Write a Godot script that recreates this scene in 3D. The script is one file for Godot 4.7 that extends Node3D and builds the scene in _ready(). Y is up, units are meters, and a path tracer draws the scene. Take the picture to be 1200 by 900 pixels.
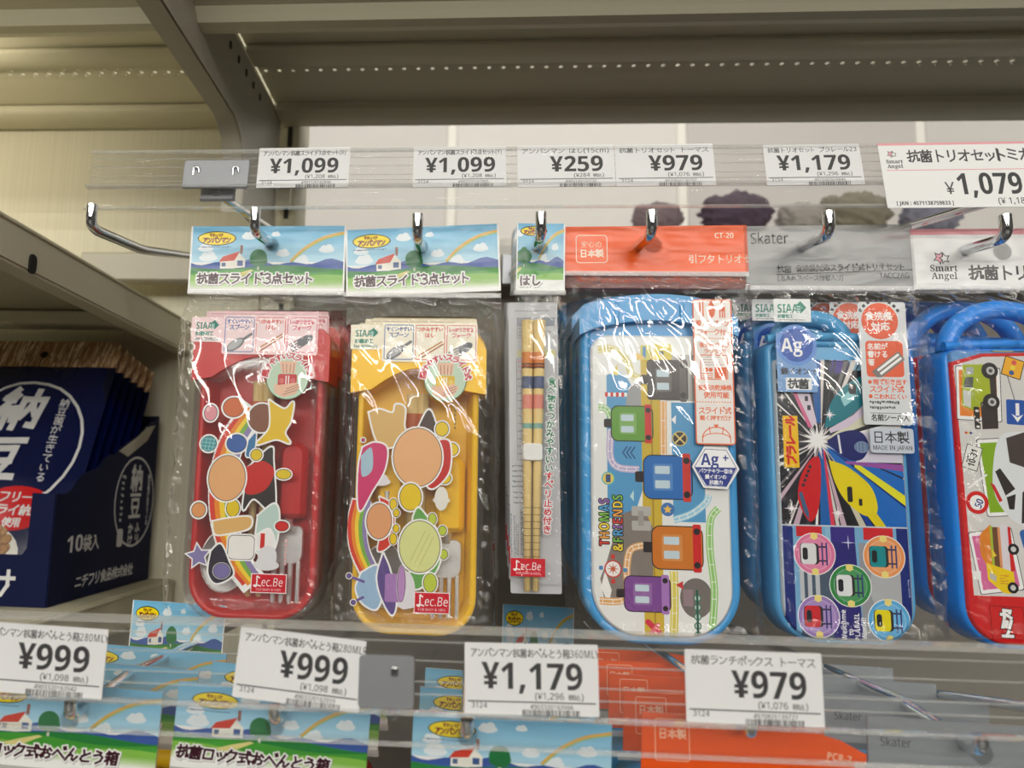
extends Node3D
# A shop display: clear price rails on chrome hooks, hanging packs of children's cutlery sets, cream shelving behind.
# Distances: eye is the camera, d is the distance of a plane behind it; at() turns a photo pixel (1200 x 900) into a point on that plane.

const FOCAL := 870.0
const AXIS := 493.0
const EYE := Vector3(0, 1.35, 0)
const BACK := 0.74          # distance of the shelving's back plane
var view := Basis()
var M := {}
var taken := {}
var rng := RandomNumberGenerator.new()
var bold: SystemFont
var regular: SystemFont
var serif: SystemFont


func _ready():
	rng.seed = 7
	# ---- camera
	view = Basis.from_euler(Vector3(deg_to_rad(7.807), deg_to_rad(3.956), deg_to_rad(1.427)), EULER_ORDER_YXZ)
	var cam := Camera3D.new()
	cam.name = "camera"
	cam.transform = Transform3D(view, EYE)
	var lens := CameraAttributesPhysical.new()
	lens.frustum_focal_length = 23.2
	lens.frustum_focus_distance = 0.41
	lens.exposure_aperture = 8.5
	cam.attributes = lens
	add_child(cam)
	# the photograph is a crop: its optical axis runs through pixel column AXIS, left of the middle
	cam.set_frustum(2.0 * 0.02 * 450.0 / FOCAL, Vector2((600.0 - AXIS) / FOCAL * 0.02, 0), 0.02, 40.0)
	cam.current = true
	# ---- environment: a closed shop, so the world outside is dark
	var we := WorldEnvironment.new()
	we.name = "environment"
	var e := Environment.new()
	e.background_mode = Environment.BG_COLOR
	e.background_color = Color(0, 0, 0)
	e.tonemap_mode = Environment.TONE_MAPPER_LINEAR
	e.tonemap_exposure = 0.84
	e.sdfgi_enabled = true
	e.ssao_enabled = true
	e.ssil_enabled = true
	we.environment = e
	add_child(we)
	# ---- ceiling lights: rows of tubes over the aisle behind the camera, over the shelving and over the next aisle
	for row in [[0.6, 0.45], [2.2, 0.6], [3.8, 1.2], [5.4, 1.5], [7.0, 1.6], [8.6, 1.6], [-1.25, 0.30], [-1.85, 0.30]]:
		for x in [-2.6, 0.1, 2.8]:
			ceiling_light(Vector3(x, 2.90, row[0]), row[1], 50.0 if row[0] > 1.0 else 0.0)
	fonts()
	materials()
	room()
	shelving()
	rails()
	hooks()
	upper_packs()
	lower_packs()
	seasoning()
	tags()
	far_goods()


# ------------------------------------------------------------------ small helpers
func at(px: float, py: float, d: float) -> Vector3:
	var r: Vector3 = view * Vector3((px - AXIS) / FOCAL, (450.0 - py) / FOCAL, -1.0)
	return EYE + r * (d / -r.z)


func numbered(called: String) -> String:
	if not taken.has(called):
		taken[called] = 0
		return called
	taken[called] += 1
	return "%s_%03d" % [called, taken[called]]


func tag(o: Node3D, label: String, category: String, group := "", kind := "") -> Node3D:
	if label:
		o.set_meta("label", label)
	if category:
		o.set_meta("category", category)
	if group:
		o.set_meta("group", group)
	if kind:
		o.set_meta("kind", kind)
	return o


func thing(called: String, label: String, category: String, where: Vector3, group := "") -> Node3D:
	var o := Node3D.new()
	o.name = numbered(called)
	add_child(o)
	o.position = where
	return tag(o, label, category, group)


func part(called: String, mesh: Mesh, mat: Material, parent: Node, where := Vector3.ZERO, turn := Vector3.ZERO) -> MeshInstance3D:
	var o := MeshInstance3D.new()
	o.name = numbered(called) if parent == self else called
	o.mesh = mesh
	o.material_override = mat
	parent.add_child(o, true)
	o.position = where
	o.rotation_degrees = turn
	return o


func copy(o: Node3D, where: Vector3, label: String) -> Node3D:
	var c: Node3D = o.duplicate()
	c.name = numbered(String(o.name).rstrip("_0123456789"))
	add_child(c)
	c.position = where
	c.set_meta("label", label)
	return c


func mat(color: Color, rough := 0.5, metal := 0.0, gloss := 0.5) -> StandardMaterial3D:
	var m := StandardMaterial3D.new()
	m.albedo_color = color
	m.roughness = rough
	m.metallic = metal
	m.metallic_specular = gloss
	return m


func clear(color: Color, alpha: float, rough := 0.04) -> StandardMaterial3D:
	var m := mat(color, rough)
	m.transparency = BaseMaterial3D.TRANSPARENCY_ALPHA
	m.albedo_color.a = alpha
	m.cull_mode = BaseMaterial3D.CULL_DISABLED
	return m


func noise_tex(freq: float, size := 256, normal := 0.0, kind := FastNoiseLite.TYPE_SIMPLEX_SMOOTH, octaves := 3, seed_ := 1) -> NoiseTexture2D:
	var n := FastNoiseLite.new()
	n.noise_type = kind
	n.frequency = freq
	n.fractal_octaves = octaves
	n.seed = seed_
	var t := NoiseTexture2D.new()
	t.width = size
	t.height = size
	t.seamless = true
	t.noise = n
	if normal > 0.0:
		t.as_normal_map = true
		t.bump_strength = normal
	return t


func fonts():
	bold = SystemFont.new()
	bold.font_names = PackedStringArray(["Droid Sans"])
	bold.font_weight = 700
	regular = SystemFont.new()
	regular.font_names = PackedStringArray(["Droid Sans"])
	serif = SystemFont.new()
	serif.font_names = PackedStringArray(["Droid Serif"])
	serif.font_weight = 700


# ------------------------------------------------------------------ mesh builders
func tri(st: SurfaceTool, a: Vector3, b: Vector3, c: Vector3):  # counter-clockwise seen from outside
	st.add_vertex(a)
	st.add_vertex(c)
	st.add_vertex(b)


func quad(st: SurfaceTool, a: Vector3, b: Vector3, c: Vector3, d: Vector3):
	tri(st, a, b, c)
	tri(st, a, c, d)


func done(st: SurfaceTool) -> ArrayMesh:
	st.generate_normals()
	return st.commit()


func start() -> SurfaceTool:
	var st := SurfaceTool.new()
	st.begin(Mesh.PRIMITIVE_TRIANGLES)
	return st


# corners of a rounded rectangle, anticlockwise seen from +z; radii for top left, top right, bottom right, bottom left
func round_rect(w: float, h: float, radii: Array, seg := 6) -> PackedVector2Array:
	var pts := PackedVector2Array()
	var c := [Vector2(-1, 1), Vector2(-1, -1), Vector2(1, -1), Vector2(1, 1)]
	var r := [radii[0], radii[3], radii[2], radii[1]]
	var a0 := [PI / 2, PI, 1.5 * PI, 0.0]
	for k in 4:
		var rr: float = r[k]
		var o := Vector2(c[k].x * (w / 2 - rr), c[k].y * (h / 2 - rr))
		for i in seg + 1:
			var a: float = a0[k] + PI / 2 * i / seg
			pts.append(o + Vector2(cos(a), sin(a)) * rr)
	return pts


# a solid of rounded-rectangle rings: profile is a list of [inset, z] from back to front
func slab(w: float, h: float, radii: Array, profile: Array, seg := 6, front := true, back := true) -> ArrayMesh:
	var st := start()
	var rings := []
	for p in profile:
		var i: float = p[0]
		rings.append(round_rect(w - 2 * i, h - 2 * i, [maxf(radii[0] - i, 0.0001), maxf(radii[1] - i, 0.0001), maxf(radii[2] - i, 0.0001), maxf(radii[3] - i, 0.0001)], seg))
	var n: int = rings[0].size()
	for k in rings.size() - 1:
		st.set_smooth_group(0)
		for i in n:
			var j := (i + 1) % n
			var a: Vector2 = rings[k][i]
			var b: Vector2 = rings[k][j]
			var c: Vector2 = rings[k + 1][j]
			var d: Vector2 = rings[k + 1][i]
			var uvs := [a, b, c, d]
			var z0: float = profile[k][1]
			var z1: float = profile[k + 1][1]
			var vs := [Vector3(a.x, a.y, z0), Vector3(b.x, b.y, z0), Vector3(c.x, c.y, z1), Vector3(d.x, d.y, z1)]
			for q in [0, 2, 1, 0, 3, 2]:
				st.set_uv(Vector2(uvs[q].x / w + 0.5, 0.5 - uvs[q].y / h))
				st.add_vertex(vs[q])
	for side in 2:
		if (side == 0 and not back) or (side == 1 and not front):
			continue
		var k: int = 0 if side == 0 else rings.size() - 1
		var z: float = profile[k][1]
		st.set_smooth_group(side + 1)
		for i in n:
			var j := (i + 1) % n
			var a: Vector2 = rings[k][i]
			var b: Vector2 = rings[k][j]
			var t := [Vector2.ZERO, b, a] if side == 1 else [Vector2.ZERO, a, b]
			for q in t:
				st.set_uv(Vector2(q.x / w + 0.5, 0.5 - q.y / h))
				st.add_vertex(Vector3(q.x, q.y, z))
	return done(st)


func plate(w: float, h: float, t: float, r := 0.001, b := 0.0003) -> ArrayMesh:
	return slab(w, h, [r, r, r, r], [[b, -t / 2], [0, -t / 2 + b], [0, t / 2 - b], [b, t / 2]], 3)


func block(s: Vector3, b := 0.0008) -> ArrayMesh:
	return plate(s.x, s.y, s.z, maxf(b, 0.0002), b)


# tube along points
func tube(pts: Array, r: float, n := 10, round_off := 0.006) -> ArrayMesh:
	var path := []
	for i in pts.size():
		if i == 0 or i == pts.size() - 1:
			path.append(pts[i])
			continue
		var a: Vector3 = pts[i] + (pts[i - 1] - pts[i]).limit_length(minf(round_off, (pts[i - 1] - pts[i]).length() * 0.45))
		var c: Vector3 = pts[i] + (pts[i + 1] - pts[i]).limit_length(minf(round_off, (pts[i + 1] - pts[i]).length() * 0.45))
		for k in 6:
			var t := k / 5.0
			path.append(a.lerp(pts[i], t).lerp(pts[i].lerp(c, t), t))
	var st := start()
	var rings := []
	var up := Vector3(0.13, 1, 0.21).normalized()
	for i in path.size():
		var dir: Vector3 = (path[mini(i + 1, path.size() - 1)] - path[maxi(i - 1, 0)]).normalized()
		var s := dir.cross(up)
		if s.length() < 0.2:
			s = dir.cross(Vector3.RIGHT)
		s = s.normalized()
		up = s.cross(dir).normalized()
		var ring := []
		for k in n:
			var a := TAU * k / n
			ring.append(path[i] + (s * cos(a) + up * sin(a)) * r)
		rings.append(ring)
	st.set_smooth_group(0)
	for i in rings.size() - 1:
		for k in n:
			var j := (k + 1) % n
			quad(st, rings[i][k], rings[i + 1][k], rings[i + 1][j], rings[i][j])
	st.set_smooth_group(1)
	for k in n:
		var j := (k + 1) % n
		tri(st, path[0], rings[0][k], rings[0][j])
		tri(st, path[-1], rings[-1][j], rings[-1][k])
	return done(st)


# round hoop lying in the plane of x and y
func arch(pts: Array, r: float) -> ArrayMesh:
	var n := 14
	var st := start()
	st.set_smooth_group(0)
	var rings := []
	for i in pts.size():
		var dir: Vector3 = (pts[mini(i + 1, pts.size() - 1)] - pts[maxi(i - 1, 0)]).normalized()
		var out := dir.cross(Vector3.BACK)
		var ring := []
		for k in n:
			ring.append(pts[i] + (out * cos(TAU * k / n) + Vector3.BACK * sin(TAU * k / n)) * r)
		rings.append(ring)
	for i in rings.size() - 1:
		for k in n:
			var j := (k + 1) % n
			quad(st, rings[i][k], rings[i][j], rings[i + 1][j], rings[i + 1][k])
	return done(st)


# extrude a closed outline (anticlockwise) along z, with keyholes allowed
func prism(outline: PackedVector2Array, z0: float, z1: float, uv_rect := Rect2(), smooth := false) -> ArrayMesh:
	var st := start()
	var ids := Geometry2D.triangulate_polygon(outline)
	if uv_rect.size.x == 0:
		uv_rect = Rect2(outline[0], Vector2.ONE)
	for side in 2:
		st.set_smooth_group(side + 1)
		for k in range(0, ids.size(), 3):
			var p := [outline[ids[k]], outline[ids[k + 1]], outline[ids[k + 2]]]
			var ccw: bool = (p[1] - p[0]).cross(p[2] - p[0]) > 0
			var order := [0, 1, 2] if ccw == (side == 0) else [0, 2, 1]
			for q in order:
				st.set_uv(Vector2((p[q].x - uv_rect.position.x) / uv_rect.size.x, 1.0 - (p[q].y - uv_rect.position.y) / uv_rect.size.y))
				st.add_vertex(Vector3(p[q].x, p[q].y, z0 if side == 0 else z1))
	st.set_smooth_group(0 if smooth else -1)
	st.set_uv(Vector2(0.02, 0.98))
	for i in outline.size():
		var a := outline[i]
		var b := outline[(i + 1) % outline.size()]
		quad(st, Vector3(a.x, a.y, z0), Vector3(b.x, b.y, z0), Vector3(b.x, b.y, z1), Vector3(a.x, a.y, z1))
	return done(st)


# extrude a profile (z, y) along x
func bar(profile: PackedVector2Array, x0: float, x1: float) -> ArrayMesh:
	var st := start()
	var n := profile.size()
	st.set_smooth_group(-1)
	for i in n:
		var a := profile[i]
		var b := profile[(i + 1) % n]
		quad(st, Vector3(x0, a.y, a.x), Vector3(x0, b.y, b.x), Vector3(x1, b.y, b.x), Vector3(x1, a.y, a.x))
	var ids := Geometry2D.triangulate_polygon(profile)
	for k in range(0, ids.size(), 3):
		var p := [profile[ids[k]], profile[ids[k + 1]], profile[ids[k + 2]]]
		tri(st, Vector3(x0, p[0].y, p[0].x), Vector3(x0, p[1].y, p[1].x), Vector3(x0, p[2].y, p[2].x))
		tri(st, Vector3(x1, p[0].y, p[0].x), Vector3(x1, p[2].y, p[2].x), Vector3(x1, p[1].y, p[1].x))
	return done(st)


# a lathed shape round the y axis; profile of (radius, y) from bottom to top
func lathe(profile: Array, n := 16) -> ArrayMesh:
	var st := start()
	st.set_smooth_group(0)
	for i in profile.size() - 1:
		for k in n:
			var a := TAU * k / n
			var b := TAU * (k + 1) / n
			var p: Vector2 = profile[i]
			var q: Vector2 = profile[i + 1]
			quad(st, Vector3(sin(a) * p.x, p.y, cos(a) * p.x), Vector3(sin(b) * p.x, p.y, cos(b) * p.x), Vector3(sin(b) * q.x, q.y, cos(b) * q.x), Vector3(sin(a) * q.x, q.y, cos(a) * q.x))
	return done(st)


# a grid of points f(u, v) with u, v in 0..1 (v runs down); normals face +z when u runs right
func grid(nu: int, nv: int, f: Callable) -> ArrayMesh:
	var st := start()
	st.set_smooth_group(0)
	var pts := []
	for j in nv + 1:
		for i in nu + 1:
			pts.append(f.call(float(i) / nu, float(j) / nv))
	for j in nv:
		for i in nu:
			var q := [[i, j], [i, j + 1], [i + 1, j + 1], [i + 1, j]]
			for k in [0, 2, 1, 0, 3, 2]:
				st.set_uv(Vector2(float(q[k][0]) / nu, float(q[k][1]) / nv))
				st.add_vertex(pts[q[k][1] * (nu + 1) + q[k][0]])
	return done(st)


# ------------------------------------------------------------------ lights, materials
func ceiling_light(where: Vector3, power: float, tilt := 0.0):
	var o := thing("ceiling_light", "white ceiling light with a long glowing diffuser", "ceiling light", where, "ceiling lights over the aisles")
	var w := 2.4
	o.rotation_degrees = Vector3(tilt, 0, 0)
	if tilt > 0.0:
		for s in [-0.9, 0.9]:
			part("stem", tube([Vector3(s, 0.05, 0), Vector3(s, 0.05, 0) + Basis.from_euler(Vector3(deg_to_rad(-tilt), 0, 0)) * Vector3(0, 0.06, 0)], 0.008), mat(Color(0.9, 0.9, 0.88), 0.5), o)
	part("housing", block(Vector3(w + 0.04, 0.05, 0.16), 0.004), mat(Color(0.9, 0.9, 0.88), 0.5), o, Vector3(0, 0.035, 0))
	var glow := mat(Color(1, 1, 1), 0.6)
	glow.emission_enabled = true
	glow.emission = Color(1.0, 0.985, 0.95)
	glow.emission_energy_multiplier = 6.0
	part("diffuser", block(Vector3(w, 0.012, 0.06), 0.004), glow, o, Vector3(0, 0.004, 0))
	var l := AreaLight3D.new()
	l.name = "lamp"
	l.area_size = Vector2(w, 0.06)
	l.light_color = Color(1.0, 0.985, 0.95)
	l.light_energy = 1.5 * power
	l.area_normalize_energy = true
	l.shadow_enabled = true
	l.set("area_range", 12.0)
	o.add_child(l)
	l.position = Vector3(0, -0.006, 0)
	l.rotation_degrees = Vector3(-90, 0, 0)


func materials():
	M.cream = mat(Color(0.78, 0.76, 0.66), 0.42)
	M.cream.normal_enabled = true
	M.cream.normal_texture = noise_tex(0.05, 256, 1.0)
	M.cream.normal_scale = 0.15
	M.cream.uv1_triplanar = true
	M.cream.uv1_scale = Vector3(30, 30, 30)
	M.grey_paint = mat(Color(0.68, 0.66, 0.60), 0.38, 0.0)
	M.white_paint = mat(Color(0.88, 0.87, 0.84), 0.6)
	M.chrome = mat(Color(0.86, 0.87, 0.88), 0.1, 1.0)
	M.dark_metal = mat(Color(0.20, 0.20, 0.20), 0.3, 1.0)
	M.plate_metal = mat(Color(0.62, 0.63, 0.65), 0.42, 0.7)
	M.paper = mat(Color(0.93, 0.93, 0.92), 0.75)
	M.silver_paper = mat(Color(0.74, 0.75, 0.77), 0.45, 0.2)
	# clear rigid plastic of the rails: fine streaks from the extruder bend its reflections
	M.rail = clear(Color(0.9, 0.9, 0.88), 0.03, 0.09)
	M.rail.normal_enabled = true
	M.rail.normal_texture = noise_tex(0.02, 256, 4.0, FastNoiseLite.TYPE_SIMPLEX_SMOOTH, 4, 5)
	M.rail.normal_scale = 0.35
	M.rail.uv1_triplanar = true
	M.rail.uv1_scale = Vector3(1.5, 60, 60)
	M.rail_edge = clear(Color(0.9, 0.9, 0.88), 0.22, 0.08)
	M.film = clear(Color(0.95, 0.95, 0.95), 0.01, 0.02)
	M.lid = clear(Color(0.9, 0.9, 0.9), 0.05, 0.06)
	M.smoke = clear(Color(0.55, 0.55, 0.57), 0.30, 0.1)
	M.steel = mat(Color(0.93, 0.93, 0.93), 0.33, 0.85)
	M.bamboo = mat(Color(0.86, 0.74, 0.48), 0.5)
	M.light_wood = mat(Color(0.90, 0.80, 0.56), 0.5)


func printed(tex: Texture2D, rough := 0.35, cut := false) -> StandardMaterial3D:
	var m := mat(Color.WHITE, rough)
	m.albedo_texture = tex
	m.texture_repeat = false
	if cut:
		m.transparency = BaseMaterial3D.TRANSPARENCY_ALPHA_SCISSOR
		m.alpha_scissor_threshold = 0.5
		m.cull_mode = BaseMaterial3D.CULL_DISABLED
	return m


# ------------------------------------------------------------------ printing: a small vector canvas; units are photo pixels, s texels each
class Print:
	var im: Image
	var s := 4.0
	var ox := 0.0
	var oy := 0.0
	var turned := Transform2D()
	var stack := []
	var glyphs := {}

	func _init(x: float, y: float, w: float, h: float, ground: Color, scale := 4.0):
		s = scale
		ox = x
		oy = y
		im = Image.create(int(ceil(w * s)), int(ceil(h * s)), false, Image.FORMAT_RGBA8)
		im.fill(ground)

	func tex() -> ImageTexture:
		return ImageTexture.create_from_image(im)

	func push(pivot: Vector2, degrees := 0.0, scale := Vector2.ONE):
		stack.append(turned)
		turned = turned * Transform2D(deg_to_rad(degrees), scale, 0.0, pivot)

	func pop():
		turned = stack.pop_back()

	func poly(pts: PackedVector2Array, c: Color):
		var n := pts.size()
		var xs := PackedFloat32Array()
		var ys := PackedFloat32Array()
		var lo := 1e9
		var hi := -1e9
		for p in pts:
			var q: Vector2 = turned * p
			var yy := (q.y - oy) * s
			xs.append((q.x - ox) * s)
			ys.append(yy)
			lo = minf(lo, yy)
			hi = maxf(hi, yy)
		var y0 := maxi(0, int(floor(lo)))
		var y1 := mini(im.get_height() - 1, int(ceil(hi)))
		for y in range(y0, y1 + 1):
			var yc := y + 0.5
			var cuts := []
			var j := n - 1
			for i in n:
				var a := ys[j]
				var b := ys[i]
				if (a <= yc) != (b <= yc):
					cuts.append(xs[j] + (yc - a) / (b - a) * (xs[i] - xs[j]))
				j = i
			if cuts.size() < 2:
				continue
			cuts.sort()
			for k in range(0, cuts.size() - 1, 2):
				var x0 := int(round(cuts[k]))
				var x1 := int(round(cuts[k + 1]))
				if x1 > x0:
					im.fill_rect(Rect2i(x0, y, x1 - x0, 1), c)

	func rect(x: float, y: float, w: float, h: float, c: Color):
		poly(PackedVector2Array([Vector2(x, y), Vector2(x + w, y), Vector2(x + w, y + h), Vector2(x, y + h)]), c)

	func rounded(x: float, y: float, w: float, h: float, r: float, c: Color):
		var p := PackedVector2Array()
		for k in 4:
			var o := Vector2(x + r if k == 1 or k == 2 else x + w - r, y + r if k >= 2 else y + h - r)
			for i in 6:
				var a := PI / 2 * (k + i / 5.0)
				p.append(o + Vector2(cos(a), sin(a)) * r)
		poly(p, c)

	func frame(x: float, y: float, w: float, h: float, r: float, t: float, c: Color, inside: Color):
		rounded(x, y, w, h, r, c)
		rounded(x + t, y + t, w - 2 * t, h - 2 * t, maxf(r - t, 0.3), inside)

	func oval(x: float, y: float, rx: float, ry: float, c: Color, n := 28):
		var p := PackedVector2Array()
		for i in n:
			p.append(Vector2(x + cos(TAU * i / n) * rx, y + sin(TAU * i / n) * ry))
		poly(p, c)

	func disc(x: float, y: float, r: float, c: Color):
		oval(x, y, r, r, c)

	func star(x: float, y: float, r: float, inner: float, points: int, c: Color, turn := -90.0):
		var p := PackedVector2Array()
		for i in points * 2:
			var a := deg_to_rad(turn) + PI * i / points
			p.append(Vector2(x, y) + Vector2(cos(a), sin(a)) * (r if i % 2 == 0 else r * inner))
		poly(p, c)

	func cloud(x: float, y: float, w: float, c: Color):
		oval(x, y, w * 0.5, w * 0.2, c)
		disc(x - w * 0.18, y - w * 0.1, w * 0.2, c)
		disc(x + w * 0.14, y - w * 0.12, w * 0.24, c)

	func line(pts: Array, w: float, c: Color, caps := true):
		for i in pts.size() - 1:
			var a: Vector2 = pts[i]
			var b: Vector2 = pts[i + 1]
			var d := (b - a).normalized()
			if d == Vector2.ZERO:
				continue
			var e := d * w * 0.5 if caps else Vector2.ZERO
			var o := d.orthogonal() * w * 0.5
			poly(PackedVector2Array([a - e + o, b + e + o, b + e - o, a - e - o]), c)

	func curve(pts: Array, n := 8) -> Array:  # smooth line through points
		var out := []
		for i in pts.size() - 1:
			var p0: Vector2 = pts[maxi(i - 1, 0)]
			var p3: Vector2 = pts[mini(i + 2, pts.size() - 1)]
			for k in n:
				out.append(Vector2(pts[i]).cubic_interpolate(pts[i + 1], p0, p3, float(k) / n))
		out.append(pts[-1])
		return out

	func arc(x: float, y: float, rx: float, ry: float, a0: float, a1: float, n := 24) -> Array:
		var out := []
		for i in n + 1:
			var a := deg_to_rad(lerpf(a0, a1, float(i) / n))
			out.append(Vector2(x + cos(a) * rx, y + sin(a) * ry))
		return out

	# Latin letters and figures; (x, y) is the left end of the baseline, h the height of a capital; centre 0 left, 0.5 middle, 1 right
	func words(text: String, x: float, y: float, h: float, c: Color, font: Font, centre := 0.0, wide := 1.0, lean := 0.0) -> float:
		var m := TextMesh.new()
		m.font = font
		m.text = text
		m.font_size = 64
		m.pixel_size = 1.0
		m.depth = 0.0
		m.curve_step = 2.0
		m.horizontal_alignment = HORIZONTAL_ALIGNMENT_LEFT
		m.vertical_alignment = VERTICAL_ALIGNMENT_TOP
		var k := h / 45.7
		var base := -font.get_ascent(64)
		var full := font.get_string_size(text, HORIZONTAL_ALIGNMENT_LEFT, -1, 64).x * k * wide
		var got := m.surface_get_arrays(0)
		var v: PackedVector3Array = got[Mesh.ARRAY_VERTEX]
		var ids: PackedInt32Array = got[Mesh.ARRAY_INDEX] if got[Mesh.ARRAY_INDEX] != null else PackedInt32Array(range(v.size()))
		for i in range(0, ids.size() - 2, 3):
			var p := PackedVector2Array()
			for q in 3:
				var a := v[ids[i + q]]
				var up := (a.y - base) * k
				p.append(Vector2(x - full * centre + a.x * k * wide + up * lean, y - up))
			poly(p, c)
		return full

	# Japanese: (x, y) is the top left of the first character's square of side h
	func kana(text: String, x: float, y: float, h: float, t: float, c: Color, wide := 1.0, down := false, lean := 0.0, slope := 0.0) -> float:
		var px := x
		var py := y
		for ch in text:
			var small := 1.0
			var g := ch
			var mark := 0
			if "ォゃっ".contains(ch):
				small = 0.75
			var voiced := "ガパバボポプブペベドズぺべがでだづ".find(ch)
			if voiced >= 0:
				g = "カハハホホフフヘヘトスへへかてたつ"[voiced]
				mark = 2 if "パポプペぺ".contains(ch) else 1
			if ch == " ":
				px += h * 0.5 * wide
				continue
			if ch.unicode_at(0) < 0x2000 and not (ch == "3" and t > 1.5):
				px += words(ch, px, py + h * 0.86, h * 0.78, c, glyphs.font, 0.0, wide) + h * 0.04
				continue
			var data: String = glyphs.get(g, "")
			if mark == 1:
				data += ";80 4 86 18;92 0 98 14"
			elif mark == 2:
				data += ";80 12 88 4 96 12 88 20 80 12"
			for stroke in data.split(";", false):
				var f := stroke.split_floats(" ")
				var pts := []
				for i in range(0, f.size() - 1, 2):
					var u := Vector2(f[i], f[i + 1]) * 0.01 * h * small + Vector2(0, h * (1.0 - small))
					if down and ch == "ー":
						u = Vector2(u.y, u.x)
					pts.append(Vector2(px + u.x * wide + (h * 0.5 - u.y) * lean, py + u.y + (u.x + px - x) * slope))
				line(pts, t, c)
			if down:
				py += h * 1.02
			else:
				px += h * wide * (0.8 if small < 1.0 or ch == "ッ" or ch == "3" else 1.0)
		return px - x

	func bars(x: float, y: float, w: float, h: float, c: Color, seed_: int):
		var r := RandomNumberGenerator.new()
		r.seed = seed_
		var p := 0.0
		while p < w:
			var b := r.randf_range(0.5, 1.7)
			rect(x + p, y, minf(b, w - p), h, c)
			p += b + r.randf_range(0.5, 1.6)

	# rows of marks too small to read
	func tiny(x: float, y: float, w: float, rows: int, step: float, t: float, c: Color, seed_: int):
		var r := RandomNumberGenerator.new()
		r.seed = seed_
		for k in rows:
			var p := 0.0
			var stop := w * r.randf_range(0.6, 1.0)
			while p < stop:
				var b := r.randf_range(0.8, 2.6)
				rect(x + p, y + k * step + r.randf_range(-0.15, 0.15) * t, b, t * r.randf_range(0.6, 1.0), c)
				p += b + r.randf_range(0.4, 1.0)


func page(x: float, y: float, w: float, h: float, ground: Color, scale := 4.0) -> Print:
	var p := Print.new(x, y, w, h, ground, scale)
	p.glyphs = STROKES
	p.glyphs.font = regular
	return p


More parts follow.
